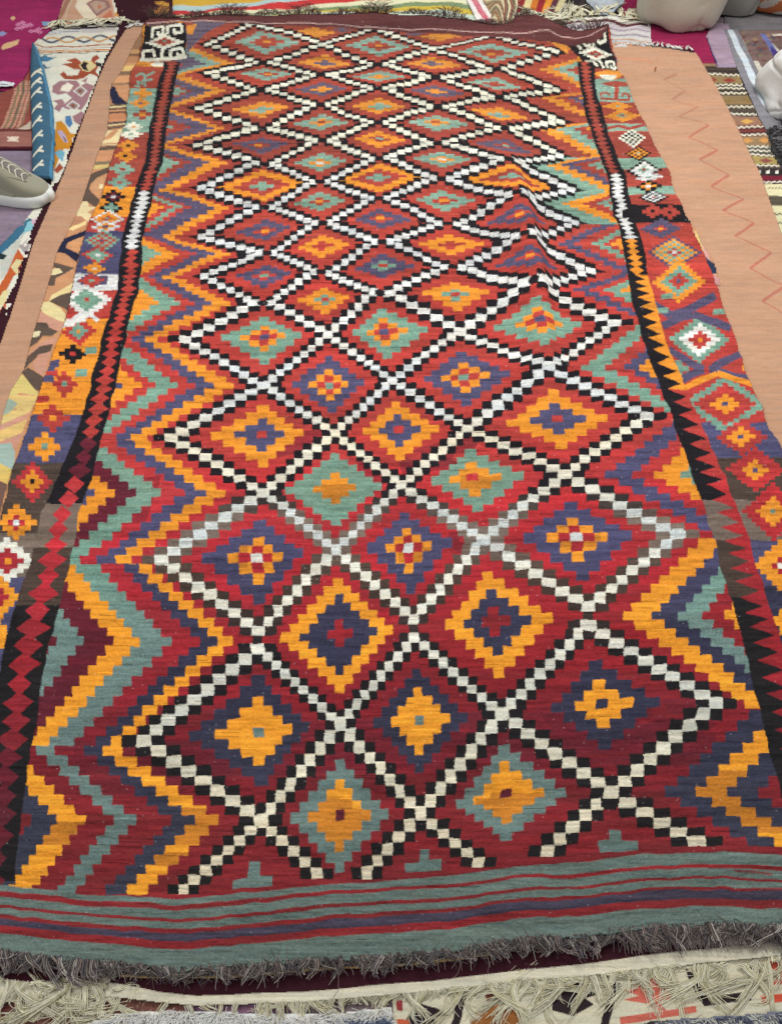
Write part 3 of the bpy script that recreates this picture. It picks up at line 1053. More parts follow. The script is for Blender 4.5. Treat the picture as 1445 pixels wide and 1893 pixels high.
# long brownish wool combed over the cream rug on the right
lines, cols = [], []
for k in range(700):
    x = rng.uniform(1150, 1460)
    p = edge_point(x) + np.array([0, 0, .001])
    a = rng.normal(.35, .25)
    lines.append(yarn(p, (math.sin(a), -math.cos(a)), rng.uniform(.022, .042), .08, .012, 6, floor=.016))
    cols.append(alb((132, 122, 118)) * rng.uniform(.6, 1.2))
fz = tubes('combed_wool_ends', lines, .0006, cols, MAT_YARN, kilim)
fz['kind'] = 'stuff'
# dark tufts at the far end
te = np.array(top_edge, float)
lines, cols = [], []
for k in range(1500):
    x = rng.uniform(276, 1110)
    y = float(np.interp(x, te[:, 0], te[:, 1]))
    X, Y = unproj(x, y + 2, ZM)
    p = np.array([float(X), float(Y), ZM + rng.uniform(0, .006)])
    cl = max(0.2, 1 + 1.1 * math.sin(x * .07) * math.sin(x * .023 + 1))
    a = rng.normal(0, .5)
    L = yarn(p, (math.sin(a), math.cos(a)), rng.uniform(.012, .035) * cl, .3, -.012 * cl, 5)
    lines.append(L)
    cols.append(alb([(98, 58, 58), (84, 76, 66), (70, 62, 56), (112, 70, 66)][int(rng.integers(0, 4))]) * rng.uniform(.7, 1.2))
fz = tubes('far_end_tufts', lines, .0013, cols, MAT_YARN, kilim)
fz['kind'] = 'stuff'
# single loose threads
for pts in ([(625, 1796), (626, 1830), (615, 1846), (598, 1862)], [(852, 1780), (846, 1800), (838, 1808), (822, 1812)], [(430, 1808), (420, 1816), (418, 1832)],
            [(906, 1778), (902, 1790), (900, 1804)]):
    L = []
    for i, (a, b) in enumerate(pts):
        X, Y = unproj(a, b, ZM if i == 0 else .027)
        L.append((float(X), float(Y), ZM if i == 0 else .027))
    L = np.array(L)
    t = np.linspace(0, len(L) - 1, 9)
    L = np.stack([np.interp(t, range(len(L)), L[:, k]) for k in range(3)], 1)
    tubes('loose_thread', [L], .0008, [alb((120, 100, 100))], MAT_YARN, kilim)

# =================================================================== RUGS AROUND AND BENEATH


def rug(name, label, outl, z, base, paint=None, cell=2.0, mat=None, thick=.004, hfun=None, jit=.8, amp=.08, xs=None, ys=None,
        names=None, group=None, parent=None, seed=21):
    p = np.array(outl, float)
    if xs is None:
        xs = np.arange(p[:, 0].min() - cell, p[:, 0].max() + 2 * cell, cell)
    if ys is None:
        ys = np.arange(p[:, 1].min() - cell, p[:, 1].max() + 2 * cell, cell)
    s = Sheet(outl, z, xs, ys, base, thick, jit, seed, hfun, ss=2)
    if paint:
        paint(s)
    s.weather(amp, .06, seed + 4)
    if names:
        root = empty(name, label, 'rug', group)
        s.build(names, mat or MAT_RUG, root, seed=seed)
        return root
    o = s.build({0: name}, mat or MAT_RUG, parent, seed=seed)[0]
    if parent is None:
        tag(o, label, 'rug', group)
    return o


def waves(amp, lx, ly, ph=0.0):
    return lambda x, y: amp * (np.sin(x / lx + ph) * np.sin(y / ly + 1.7 * ph) + .5 * np.sin(x / lx * 2.3 + y / ly))


def tassels(edge, z, n, length, cols, parent, strands=9, radius=.0011, curl=.25, spread=.35, lean=0.0, away=False, drop=.006, floor=.003, name='fringe_tassel', var=.3, width=.003, seg=7, loose=.25):
    """knotted yarn bundles set along an edge given in photo pixels"""
    e = np.array(edge, float)
    acc = np.concatenate([[0], np.cumsum(np.hypot(*np.diff(e, axis=0).T))])
    for t in (np.arange(n) + .5) / n:
        d = acc[-1] * min(max(t + rng.normal(0, .25 / n), 0), 1)
        ex, ey = np.interp(d, acc, e[:, 0]), np.interp(d, acc, e[:, 1])
        X, Y = unproj(ex, ey, z)
        p = np.array([float(X), float(Y), z])
        a = lean + rng.normal(0, spread)
        L = bundle(p, (math.sin(a), math.cos(a) if away else -math.cos(a)), length * rng.uniform(1 - var, 1 + var), strands, curl, drop, floor, width, seg, loose=loose)
        tone = rng.uniform(.86, 1.06)
        tubes(name, L, radius, [alb(cols[int(rng.integers(0, len(cols)))]) * tone * rng.uniform(.9, 1.06) for _ in L], MAT_YARN, parent)


CREAM = [(240, 236, 208), (230, 224, 190), (246, 243, 224), (206, 196, 160)]

# ---- dark maroon rug under the peach one, cream end band with a tangled fringe
ZB = .012
cream_top = [(-60, 1800), (60, 1815), (150, 1812), (215, 1818), (290, 1832), (360, 1840), (440, 1838), (560, 1833), (680, 1822), (800, 1815), (960, 1793),
             (1080, 1782), (1180, 1768), (1300, 1755), (1500, 1735)]
cream_bot = [(-60, 1838), (60, 1838), (150, 1838), (215, 1843), (290, 1852), (360, 1858), (440, 1856), (560, 1852), (680, 1842), (800, 1832), (960, 1814),
             (1080, 1804), (1180, 1792), (1300, 1780), (1500, 1760)]
mo = [(205, -20), (318, -20), (318, 40), (1200, 300)] + [(1500, 900)] + cream_bot[::-1] + [(-60, 660), (0, 575), (30, 520), (52, 440), (118, 300), (163, 190), (193, 108), (212, 75), (222, 40)]


def paint_maroon(s):
    s.fill(cream_top + [(1500, 1900), (-60, 1900)], (218, 212, 190), 1)
    for x0 in range(-60, 1500, 4):
        pass
    s.fill([(285, 4), (300, 3), (312, 8), (312, 14), (290, 9)], (206, 150, 70))
    s.fill([(283, 18), (300, 13), (312, 17), (312, 24), (286, 26)], (206, 140, 66))


xs_m = np.concatenate([np.arange(-62, 330, 3.0), np.arange(332, 1500, 6.0)])
ys_m = np.concatenate([np.arange(-22, 700, 3.0), np.arange(705, 1720, 20.0), np.arange(1725, 1866, 2.0)])
maroon = rug('maroon_rug', 'dark maroon flatweave with cream end band lying under the big kilim', mo, ZB, (58, 24, 34), paint_maroon, xs=xs_m, ys=ys_m,
             names={0: 'woven_body', 1: 'cream_end_band'}, hfun=waves(.0015, 60, 50), amp=.12, seed=33)
tassels([(0, 1838), (150, 1838), (225, 1846)], ZB, 26, .050, CREAM, maroon, 17, .00075, .8, .7, floor=.006, seg=13, loose=.5)
tassels([(0, 1812), (60, 1818), (170, 1822), (215, 1830)], ZB + .006, 20, .036, CREAM, maroon, 16, .00075, 1.0, .9, floor=.012, seg=13, loose=.5)
tassels(cream_bot[4:8], ZB, 8, .034, CREAM, maroon, 12, .0008, .2, .4, floor=.006, width=.004)
tassels(cream_bot[7:12], ZB, 84, .013, CREAM, maroon, 9, .0008, .5, .6, floor=.006)
tassels([(480, 1856), (590, 1850)], ZB, 8, .042, CREAM, maroon, 16, .0008, .4, .4, floor=.006, seg=13, loose=.5)
tassels([(725, 1838), (790, 1834)], ZB, 4, .040, CREAM, maroon, 15, .00075, .5, .4, floor=.006, seg=13, loose=.5)
tassels([(850, 1828), (960, 1814), (1085, 1804)], ZB, 24, .046, CREAM, maroon, 16, .00075, .8, .7, floor=.006, seg=13, loose=.5)
tassels([(1085, 1804), (1180, 1794), (1260, 1786)], ZB, 22, .034, CREAM, maroon, 15, .00075, 1.0, .8, floor=.006, seg=13, loose=.5)
tassels([(1280, 1785), (1345, 1780)], ZB, 7, .056, CREAM, maroon, 20, .0008, .7, .5, floor=.006, seg=13, loose=.5)
tassels([(1365, 1785), (1445, 1775)], ZB, 11, .052, CREAM, maroon, 18, .00075, 1.0, .8, floor=.008, seg=12)

# ---- plain peach rug
ZP = .018
peach_l = [(273, 46), (250, 47), (233, 52), (212, 84), (196, 112), (180, 150), (165, 192), (143, 250), (121, 310), (92, 378), (62, 448), (45, 500), (32, 540), (0, 632), (-70, 800)]
po = [(273, 46), (300, 60), (1120, 78), (1200, 86), (1286, 96), (1316, 150), (1347, 207), (1375, 263), (1402, 318), (1446, 440), (1500, 560)] + [(1560, 900), (1000, 1500), (-70, 1100)] + peach_l[::-1][:-1]


def paint_peach(s):
    zz = [(1140, 108), (1195, 110), (1205, 116)]
    s.stroke(zz, 2.2, (206, 142, 110))
    z2 = [(1250, 137), (1226, 147), (1265, 168), (1240, 184), (1290, 200), (1254, 214), (1308, 232), (1271, 256), (1326, 278), (1292, 297), (1347, 323), (1314, 343),
          (1373, 369), (1336, 388), (1393, 413), (1357, 436), (1424, 466), (1386, 497), (1450, 528), (1408, 556), (1460, 585)]
    for i, (a, b) in enumerate(zip(z2[:-1], z2[1:])):
        s.stroke([a, b], (1.6 if i % 2 else 4.2) * (.7 + b[1] / 900), (182, 130, 106) if b[1] < 250 else (184, 116, 98))
    s.stroke([(1212, 124), (1209, 134)], 3, (130, 80, 50))
    for y in np.arange(60, 1100, 2.0):
        mm = (s.PY >= y) & (s.PY < y + 2)
        s.rgb[mm] *= random.uniform(.965, 1.035)


xs_p = np.concatenate([np.arange(-72, 330, 2.0), np.arange(340, 1080, 30.0), np.arange(1090, 1560, 2.0)])
ys_p = np.concatenate([np.arange(40, 1000, 2.0), np.arange(1010, 1510, 30.0)])
peach = rug('peach_rug', 'plain peach flatweave rug with faint red zigzag, spread under the big kilim', po, ZP, (193, 150, 122), paint_peach, xs=xs_p, ys=ys_p,
            names={0: 'woven_body'}, mat=MAT_PLAIN, hfun=waves(.003, 45, 60, .7), amp=.07, seed=41)
tassels([(1128, 82), (1200, 84), (1284, 94)], ZP, 17, .05, [(236, 232, 224), (220, 214, 204), (244, 242, 236)], peach, 9, .0016, .12, .22, away=True, lean=.2, drop=.004, floor=.012)
tassels([(232, 52), (272, 46)], ZP + .004, 5, .05, [(240, 236, 230), (226, 220, 208)], peach, 9, .0016, .2, .4, away=True, lean=-.1, drop=.002, floor=.014)

# ---- beige tribal kilim peeping out on the left
ZG = .023
bl_edge = [(268, 50), (248, 80), (226, 128), (205, 156), (203, 190), (199, 240), (181, 282), (166, 330), (150, 376), (130, 420), (106, 464), (96, 500), (86, 536), (76, 570),
           (60, 622), (45, 682), (20, 722), (6, 762), (-10, 830), (-32, 900), (-62, 1000)]
br_edge = [(1100, 90), (1140, 200), (1200, 300), (1262, 400), (1285, 425), (1294, 448), (1310, 470), (1320, 490), (1331, 528), (1336, 570), (1340, 600), (1345, 640), (1400, 800), (1480, 1000), (1600, 1500), (1640, 1700)]
bb = [(x, float(stripe_y(9, x)) + 17 + (2 if x < 300 else 0)) for x in np.linspace(1640, -150, 60)]
bo = br_edge + bb + [(-150, 1500)] + bl_edge[::-1]


def paint_beige(s):
    P, Cc, Br, Nv, Pk, Yl = (206, 150, 108), (232, 214, 168), (98, 82, 72), (40, 42, 66), (208, 154, 132), (218, 198, 124)
    W = lambda y0, y1, c, l=0: s.fill([(bx0(y0) - 6, y0), (bx0(y0) + 130, y0 - l), (bx0(y1) + 130, y1 - l), (bx0(y1) - 6, y1)], c)
    e = np.array(bl_edge, float)
    bx0 = lambda y: float(np.interp(y, e[:, 1], e[:, 0]))
    for y0, y1, c in [(60, 92, (150, 112, 84)), (92, 100, (196, 150, 104)), (100, 104, (110, 84, 68)), (104, 116, (186, 134, 96)), (120, 130, (226, 190, 120)), (131, 138, (140, 108, 84)),
                      (138, 152, (216, 160, 116)), (152, 156, (150, 120, 96))]:
        W(y0, y1, c, 3)
    s.fill([(203, 158), (212, 158), (222, 178), (236, 190), (236, 194), (206, 192)], Nv)
    for y0, y1, c in [(194, 197, (100, 84, 70)), (197, 200, (220, 200, 150)), (200, 204, (120, 96, 76)), (207, 210, (88, 66, 66)), (210, 224, (206, 142, 104)), (226, 230, (92, 72, 76)),
                      (230, 233, (220, 198, 150)), (234, 239, (120, 96, 80)), (241, 266, (236, 216, 166)), (268, 270, (206, 196, 160)), (272, 279, (104, 88, 74)), (280, 298, (208, 150, 112)),
                      (299, 305, (130, 118, 92)), (306, 312, (214, 192, 124))]:
        W(y0, y1, c, 9)
    s.fill([(185, 262), (210, 240), (222, 240), (205, 256)], P)
    # brown hooked shape
    s.fill([(154, 332), (175, 318), (200, 308), (202, 318), (180, 328), (168, 340), (166, 350), (176, 360), (184, 370), (176, 384), (160, 372), (146, 372)], Br)
    s.fill([(182, 328), (200, 324), (190, 345), (182, 355), (168, 348), (172, 338)], (206, 156, 116))
    s.rect(184, 340, 191, 348, (240, 224, 176))
    s.fill([(146, 374), (162, 372), (164, 382), (178, 382), (160, 392), (176, 400), (165, 410), (148, 400), (134, 396)], Cc)
    s.fill([(134, 398), (150, 400), (158, 406), (140, 415), (126, 418)], (188, 136, 106))
    s.fill([(122, 424), (160, 408), (158, 415), (136, 426)], (244, 220, 160))
    s.fill([(114, 443), (164, 423), (158, 434), (126, 450), (122, 458), (148, 470), (142, 484), (120, 468), (106, 466)], Nv)
    s.fill([(126, 450), (158, 434), (150, 465), (138, 466)], (222, 160, 112))
    s.fill([(96, 484), (138, 495), (120, 505), (104, 514), (100, 528), (86, 528), (92, 510), (116, 500), (94, 492)], Br)
    s.fill([(93, 497), (110, 496), (116, 503), (100, 508), (92, 506)], (238, 222, 170))
    s.fill([(95, 545), (135, 522), (132, 540), (110, 545), (90, 556)], (236, 214, 156))
    s.fill([(90, 556), (112, 544), (134, 540), (130, 575), (112, 566)], Br)
    s.fill([(73, 562), (90, 556), (112, 568), (122, 582), (118, 594), (95, 588), (78, 575)], (232, 216, 160))
    s.fill([(74, 575), (100, 588), (118, 596), (112, 612), (95, 608), (70, 600)], Pk)
    s.fill([(68, 596), (86, 596), (92, 606), (108, 612), (96, 622), (78, 622), (70, 632), (56, 642), (52, 634), (62, 618)], Br)
    s.fill([(60, 614), (76, 612), (72, 622), (60, 624)], (226, 216, 176))
    s.fill([(52, 655), (76, 634), (106, 622), (104, 632), (80, 644), (56, 660)], Pk)
    s.fill([(34, 690), (50, 660), (74, 640), (98, 636), (94, 648), (66, 662), (52, 676), (40, 692)], Br)
    s.fill([(60, 676), (70, 656), (94, 650), (82, 695), (70, 690)], Pk)
    s.fill([(40, 690), (52, 680), (82, 698), (76, 725), (60, 718)], Br)
    s.fill([(12, 740), (30, 694), (42, 694), (70, 726), (72, 732), (36, 726), (20, 760)], Yl)
    s.fill([(10, 730), (70, 732), (62, 750), (6, 775)], (222, 192, 124))
    s.fill([(8, 738), (20, 738), (34, 746), (20, 762), (4, 768)], (160, 176, 158))
    s.fill([(-10, 775), (60, 752), (52, 768), (0, 790)], (222, 196, 130))
    s.fill([(-10, 790), (56, 762), (50, 775), (-10, 805)], Pk)
    s.fill([(-20, 805), (50, 776), (42, 798), (-20, 830)], (226, 192, 122))
    s.fill([(-20, 826), (44, 798), (36, 815), (28, 836), (-20, 838)], (204, 150, 130))
    s.fill([(-20, 824), (22, 818), (28, 836), (24, 868), (-20, 850)], (164, 186, 176))
    s.fill([(-20, 848), (24, 868), (14, 894), (-20, 880)], (222, 192, 110))
    s.fill([(-20, 880), (14, 895), (0, 950), (-40, 950)], (120, 90, 80))
    for pts, c in (([(1284, 422), (1296, 448), (1300, 470), (1290, 470)], (226, 206, 130)), ([(1296, 450), (1316, 482), (1300, 480)], (210, 160, 150)),
                   ([(1296, 470), (1320, 488), (1325, 505), (1310, 508)], (48, 58, 84)), ([(1310, 505), (1328, 512), (1330, 525), (1316, 525)], (206, 150, 150)),
                   ([(1315, 525), (1332, 528), (1336, 548), (1320, 548)], (46, 56, 84)), ([(1318, 548), (1336, 552), (1340, 600), (1325, 600)], (190, 170, 150))):
        s.fill(pts, c)
    ed = np.array(bb[::-1], float)
    yb = np.interp(s.PX, ed[:, 0], ed[:, 1])
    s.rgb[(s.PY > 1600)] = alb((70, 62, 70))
    s.rgb[(s.PY > yb - 4) & (s.PY > 1600) & (s.PX < 930) & (s.PX > 220)] = alb((166, 138, 92))


xs_b = np.concatenate([np.arange(-152, 340, 2.0), np.arange(345, 1090, 8.0), np.arange(1098, 1650, 3.0)])
ys_b = np.concatenate([np.arange(48, 1010, 2.0), np.arange(1020, 1690, 30.0), np.arange(1694, 1810, 2.0)])
rug('beige_kilim', 'beige tribal kilim with brown and navy hooks, edge peeping out left of the big kilim', bo, ZG, (206, 150, 110), paint_beige, xs=xs_b, ys=ys_b,
    amp=.09, seed=51, hfun=waves(.001, 50, 50))

# ---- top left corner
def paint_magenta(s):
    for pts in ([(2, 90), (6, 82), (14, 77), (26, 75), (38, 72), (33, 82), (20, 88), (8, 92)], [(20, 33), (27, 30), (30, 34), (24, 38)]):
        s.fill(pts, (226, 184, 140))
    for cx, cy in [(34, 46), (42, 43), (40, 52), (32, 53), (50, 48), (56, 46), (58, 57), (66, 56), (72, 52), (74, 59), (45, 49)]:
        s.fill([(cx - 6, cy), (cx, cy - 3.5), (cx + 6, cy), (cx, cy + 3.5)], (216, 140, 176))
        s.fill([(cx - 2, cy), (cx, cy - 1.5), (cx + 2, cy), (cx, cy + 1.5)], (178, 66, 120))
    s.fill([(-4, 60), (4, 56), (12, 59), (6, 64), (-4, 66)], (150, 160, 206))
    s.fill([(76, 38), (92, 38), (96, 44), (84, 47), (78, 44)], (126, 160, 186))


rug('magenta_carpet', 'magenta carpet with pale flowers in the top left corner', [(-80, -30), (128, -30), (108, 28), (90, 58), (62, 84), (60, 118), (42, 150), (30, 164), (-80, 170)],
    .010, (158, 42, 96), paint_magenta, hfun=waves(.004, 21, 17), amp=.14, seed=61)


def paint_redbrown(s):
    for off, c in ((0, (150, 124, 96)), (14, (122, 104, 84)), (28, (146, 110, 90))):
        s.stroke([(36 + off * .7, 150), (30 + off * .8, 190), (4 + off, 240)], 9, c)
    for o in (0, 11, 22, 30):
        for k in range(26):
            t = k / 25
            x = 30 + o * .9 - 28 * t ** 1.6
            y = 150 + 90 * t
            s.fill([(x - 2.4, y - 1.2), (x + 2.4, y - 1.2), (x + 2.4, y + 1.2), (x - 2.4, y + 1.2)], (216, 158, 136))
    s.rect(-80, 237, 66, 243, (112, 56, 54))
    s.rect(-80, 243, 66, 273, (164, 108, 98))
    s.fill([(12, 262), (22, 252), (38, 252), (30, 262)], (230, 210, 190))
    s.stroke([(14, 254), (36, 262)], 3, (236, 222, 206))
    s.fill([(34, 237), (58, 222), (58, 238)], (208, 190, 170))
    s.rect(-80, 271, 66, 276, (76, 24, 38))


rug('red_brown_rug', 'red brown rug with dotted pink borders left of the blue folded kilim', [(-80, 168), (0, 172), (30, 160), (44, 146), (60, 118), (66, 150), (66, 275), (-80, 276)],
    .014, (146, 78, 68), paint_redbrown, hfun=waves(.002, 20, 20), amp=.12, seed=62)
rug('lavender_rug', 'faded lavender rug at the left edge behind the shoe', [(-90, 268), (70, 268), (70, 420), (10, 450), (-90, 470)], .008, (140, 124, 142),
    None, amp=.16, seed=63, cell=3)


def paint_pinkcream(s):
    s.stroke([(132, -14), (118, 20), (106, 40)], 9, (168, 118, 100))
    s.stroke([(140, -14), (126, 16), (120, 44)], 4, (210, 180, 150))
    s.fill([(140, 12), (150, -20), (168, -20), (175, 18), (184, 30), (160, 38)], (236, 220, 192))
    s.fill([(160, 6), (176, -4), (200, 0), (206, 12), (180, 30)], (160, 116, 112))
    s.fill([(166, 6), (178, 0), (194, 4), (198, 12), (180, 24)], (190, 160, 140))
    s.fill([(182, 8), (187, 8), (187, 16), (182, 16)], (200, 120, 90))
    s.fill([(205, -10), (225, -20), (240, -20), (232, 24), (214, 30)], (236, 226, 204))
    s.fill([(212, 24), (236, 8), (236, 20), (216, 34)], (212, 156, 92))
    s.fill([(190, 30), (206, 18), (210, 30), (200, 40)], (196, 118, 92))


pc = rug('pink_cream_rug', 'pink and cream tribal rug with mauve diamond and cream fringe at the top left', [(126, -30), (244, -30), (236, 36), (104, 44), (108, 30)], .012, (206, 160, 132),
         paint_pinkcream, names={0: 'woven_body'}, seed=64)
tassels([(96, 40), (160, 38), (232, 32)], .014, 24, .075, CREAM, pc, 9, .002, .35, .6, floor=.016)

# cream tribal kilim
ck_out = [(60, 84), (96, 48), (228, 47), (216, 92), (196, 108), (166, 190), (121, 308), (60, 448), (30, 540), (-6, 630), (-80, 780), (-80, 470), (0, 456), (52, 400), (96, 340), (98, 200), (74, 108)]


def paint_ckilim(s):
    B, Rr, Mv, Og, Dk = (82, 128, 158), (164, 80, 56), (164, 122, 128), (206, 138, 44), (50, 40, 42)
    s.stroke([(86, 56), (110, 50), (140, 52), (226, 49)], 4, (52, 44, 48))
    for yo, c in ((57, (190, 186, 190)), (60, (160, 154, 164)), (63, (206, 200, 200))):
        s.stroke([(78, yo + 2), (120, yo - 2), (222, yo - 3)], 1.8, c)
    wv = [(x, 72 + 5 * math.sin((x - 80) / 9.5)) for x in range(70, 216, 3)]
    s.stroke(wv, 4, (88, 92, 110))
    s.stroke([(x, 73 - 5 * math.sin((x - 80) / 9.5)) for x in range(84, 216, 3)], 3, (206, 150, 86))
    for yo, w, c in ((86, 2.4, (176, 104, 70)), (91, 1.6, (196, 180, 170)), (95, 2.6, (206, 132, 70)), (98.5, 1.2, (70, 58, 60))):
        s.stroke([(64, yo - 4), (80, yo), (140, yo), (206, yo - 3)], w, c)
    s.fill([(72, 106), (84, 100), (90, 104), (106, 106), (94, 110), (88, 113), (76, 112)], B)
    s.fill([(78, 118), (84, 117), (86, 122), (97, 124), (84, 126)], (92, 116, 140))
    s.fill([(115, 119), (135, 116), (122, 112), (140, 107), (150, 113), (158, 120), (168, 113), (172, 106), (180, 102), (186, 108), (176, 114), (184, 120), (178, 132), (186, 142), (168, 136), (156, 144),
            (140, 147), (120, 146), (112, 138), (120, 132), (126, 140), (145, 138), (150, 128), (138, 128)], Rr)
    s.fill([(146, 120), (156, 110), (170, 113), (180, 122), (166, 133), (154, 130)], (226, 206, 150))
    s.fill([(149, 120), (156, 112), (164, 116), (160, 122), (166, 131), (155, 128)], Dk)
    s.fill([(178, 114), (190, 118), (188, 124), (178, 122)], Dk)
    s.fill([(100, 160), (112, 150), (140, 148), (150, 158), (160, 152), (150, 150), (164, 142), (158, 152), (176, 158), (168, 172), (160, 190), (150, 204), (140, 200), (124, 200), (116, 196), (110, 206),
            (100, 200), (108, 190), (98, 186), (116, 182), (122, 190), (134, 180), (122, 172), (110, 176), (98, 172)], Mv)
    s.fill([(116, 160), (126, 152), (136, 158), (128, 170), (112, 168)], (238, 232, 214))
    for cx, cy, rx_, ry_ in ((149, 168, 14, 11), (136, 194, 13, 10)):
        s.fill([(cx - rx_, cy), (cx, cy - ry_), (cx + rx_, cy), (cx + rx_ * .2, cy + ry_)], (232, 224, 218))
        s.fill([(cx - rx_ * .75, cy), (cx, cy - ry_ * .75), (cx + rx_ * .75, cy), (cx + rx_ * .15, cy + ry_ * .75)], (150, 130, 122))
        s.fill([(cx - 3, cy - 2), (cx + 3, cy - 2), (cx + 3, cy + 3), (cx - 3, cy + 3)], (140, 74, 60))
    s.fill([(134, 214), (150, 206), (160, 212), (156, 226), (148, 232), (138, 224)], Mv)
    s.fill([(120, 214), (130, 212), (136, 228), (130, 236), (122, 226)], (86, 130, 176))
    s.fill([(104, 224), (114, 222), (124, 232), (132, 246), (146, 248), (134, 256), (138, 268), (128, 276), (118, 274), (112, 290), (104, 310), (98, 316), (100, 270)], Og)
    s.fill([(106, 240), (114, 238), (122, 248), (128, 262), (120, 262), (112, 250)], (190, 168, 190))
    s.fill([(118, 250), (124, 258), (122, 262)], Dk)
    s.fill([(101, 282), (112, 276), (120, 282), (118, 300), (108, 292)], (120, 176, 196))
    s.fill([(112, 302), (118, 312), (106, 322), (100, 316)], Rr)
    # lower turned-back part: blue flap, cream, orange leaf shapes
    s.fill([(-80, 470), (0, 440), (56, 402), (66, 408), (36, 440), (0, 472), (-80, 540)], (62, 112, 140))
    s.stroke([(8, 420), (20, 422), (28, 412)], 4, (224, 220, 210))
    s.fill([(0, 472), (40, 438), (58, 412), (70, 410), (34, 470), (0, 520)], (200, 202, 192))
    s.fill([(0, 468), (12, 472), (6, 480), (-6, 480)], (36, 50, 54))
    s.fill([(52, 410), (66, 404), (66, 424), (44, 434)], (140, 196, 206))
    s.fill([(58, 408), (74, 400), (72, 416), (66, 422)], (214, 172, 196))
    s.fill([(40, 440), (62, 430), (60, 446), (50, 474), (36, 456)], (168, 160, 162))
    for pts in ([(38, 452), (58, 434), (60, 438), (46, 456)], [(36, 460), (50, 478), (44, 470)], [(40, 446), (52, 432), (56, 434)]):
        s.stroke(pts, 5, (232, 228, 214))
    s.fill([(34, 460), (46, 478), (40, 500), (24, 510), (10, 540), (0, 560), (-20, 560), (14, 500)], (196, 98, 54))
    s.fill([(20, 492), (30, 480), (44, 482), (36, 492), (34, 508), (26, 500)], (226, 212, 160))
    s.fill([(34, 496), (42, 490), (40, 502)], (96, 24, 44))
    s.fill([(0, 548), (8, 536), (18, 536), (12, 556), (0, 570)], (228, 214, 160))
    s.fill([(0, 575), (14, 552), (10, 580), (0, 592)], (198, 100, 60))
    s.fill([(-80, 560), (-10, 545), (0, 600), (-80, 700)], (214, 210, 190))


rug('cream_tribal_kilim', 'cream kilim with rust, mauve and mustard motifs between blue fold and peach rug', ck_out, .009, (228, 226, 210), paint_ckilim, hfun=waves(.002, 25, 30), amp=.06,
    seed=65, cell=2.0)

# blue kilim folded along its length
bf = [(60, 85), (70, 94), (80, 124), (89, 160), (97, 200), (101, 262), (98, 334), (62, 336), (60, 250), (57, 180), (58, 122)]


def paint_blue(s):
    for y in (140, 158, 176, 204, 230, 257, 286, 312):
        x = float(np.interp(y, [85, 160, 200, 262, 334], [64, 60, 60, 62, 64]))
        s.stroke([(x, y + 10), (x + 12, y + 2), (x + 20, y - 5)], 4, (226, 224, 206))
        s.stroke([(x + 10, y + 2), (x + 22, y + 4)], 4, (226, 224, 206))
    e = np.array([(70, 94), (80, 124), (89, 160), (97, 200), (101, 262), (98, 334)], float)
    xe = np.interp(s.PY, e[:, 1], e[:, 0])
    s.rgb[s.PX > xe - 3] = alb((84, 142, 178))


def blue_h(x, y):
    mid_ = np.interp(y, [85, 124, 160, 200, 262, 334], [65, 69, 73, 78, 81, 81])
    w = np.interp(y, [85, 124, 200, 334], [3, 11, 19, 20])
    return .022 * np.sqrt(np.clip(1 - ((x - mid_) / (w + 1)) ** 2, 0, 1))


rug('blue_folded_kilim', 'blue kilim with cream branching motifs, folded into a long roll', bf, .016, (66, 104, 128), paint_blue, hfun=blue_h, amp=.10, seed=66, cell=1.5, thick=.012)

# ---- far strip behind the kilim
SB = np.array([[10, 19, 27, 30, 31, 32], [9, 17, 22, 25, 26, 27], [2, 8, 16, 24, 25, 26], [-8, 0, 14, 21, 23, 25], [-14, -6, 5, 13, 20, 24], [-20, -12, -2, 8, 15, 22],
               [-30, -20, -10, 3, 12, 20], [-32, -20, -5, 8, 16, 25]], float)
SXX = [315, 420, 480, 560, 640, 720, 800, 870]


def paint_stripe(s):
    cols = [(220, 178, 70), (190, 214, 214), (212, 66, 66), (236, 234, 196), (132, 152, 112), (214, 186, 76), (206, 224, 206)]
    for k, c in enumerate(cols):
        lo = -40 if k == 0 else np.interp(s.PX, SXX, SB[:, k - 1])
        hi = 90 if k == 6 else np.interp(s.PX, SXX, SB[:, k])
        s.rgb[(s.PY >= lo) & (s.PY < hi)] = alb(c)


rug('striped_blanket', 'bright blanket with wavy yellow, red, green and cream stripes behind the kilim', [(312, -30), (866, -30), (885, 30), (890, 48), (312, 45)], .010, (230, 230, 200), paint_stripe,
    hfun=waves(.006, 30, 14), amp=.05, seed=67)


def paint_pinkedge(s):
    for k in range(30):
        t = k / 29
        x, y = 862 + 40 * t, -10 + 58 * t
        s.stroke([(x, y), (x + 14, y + 3)], 1.5, (206, 96, 116))


rug('white_pink_cloth', 'white cloth with pink ragged edge beside the striped blanket', [(848, -30), (872, -30), (918, 45), (905, 52), (884, 44)], .016, (240, 234, 230), paint_pinkedge, seed=68)


def paint_curvy(s):
    for k in range(9):
        y = -12 + k * 7
        s.stroke([(884, y), (900, y + 6), (914, y - 3), (926, y + 10), (930, y + 30)], 2.6, [(150, 92, 66), (226, 214, 176), (120, 100, 84)][k % 3])
        s.stroke([(924 + k * 4, -20), (930 + k * 4, 10), (926 + k * 3, 45)], 2.6, [(236, 226, 190), (140, 60, 56), (96, 84, 74)][k % 3])


rug('brown_scroll_kilim', 'crumpled kilim with brown and cream scrolls behind the far fringe', [(874, -30), (975, -30), (980, 20), (960, 48), (915, 55), (888, 20)], .012, (166, 150, 116), paint_curvy,
    hfun=waves(.012, 12, 12), amp=.12, seed=69)


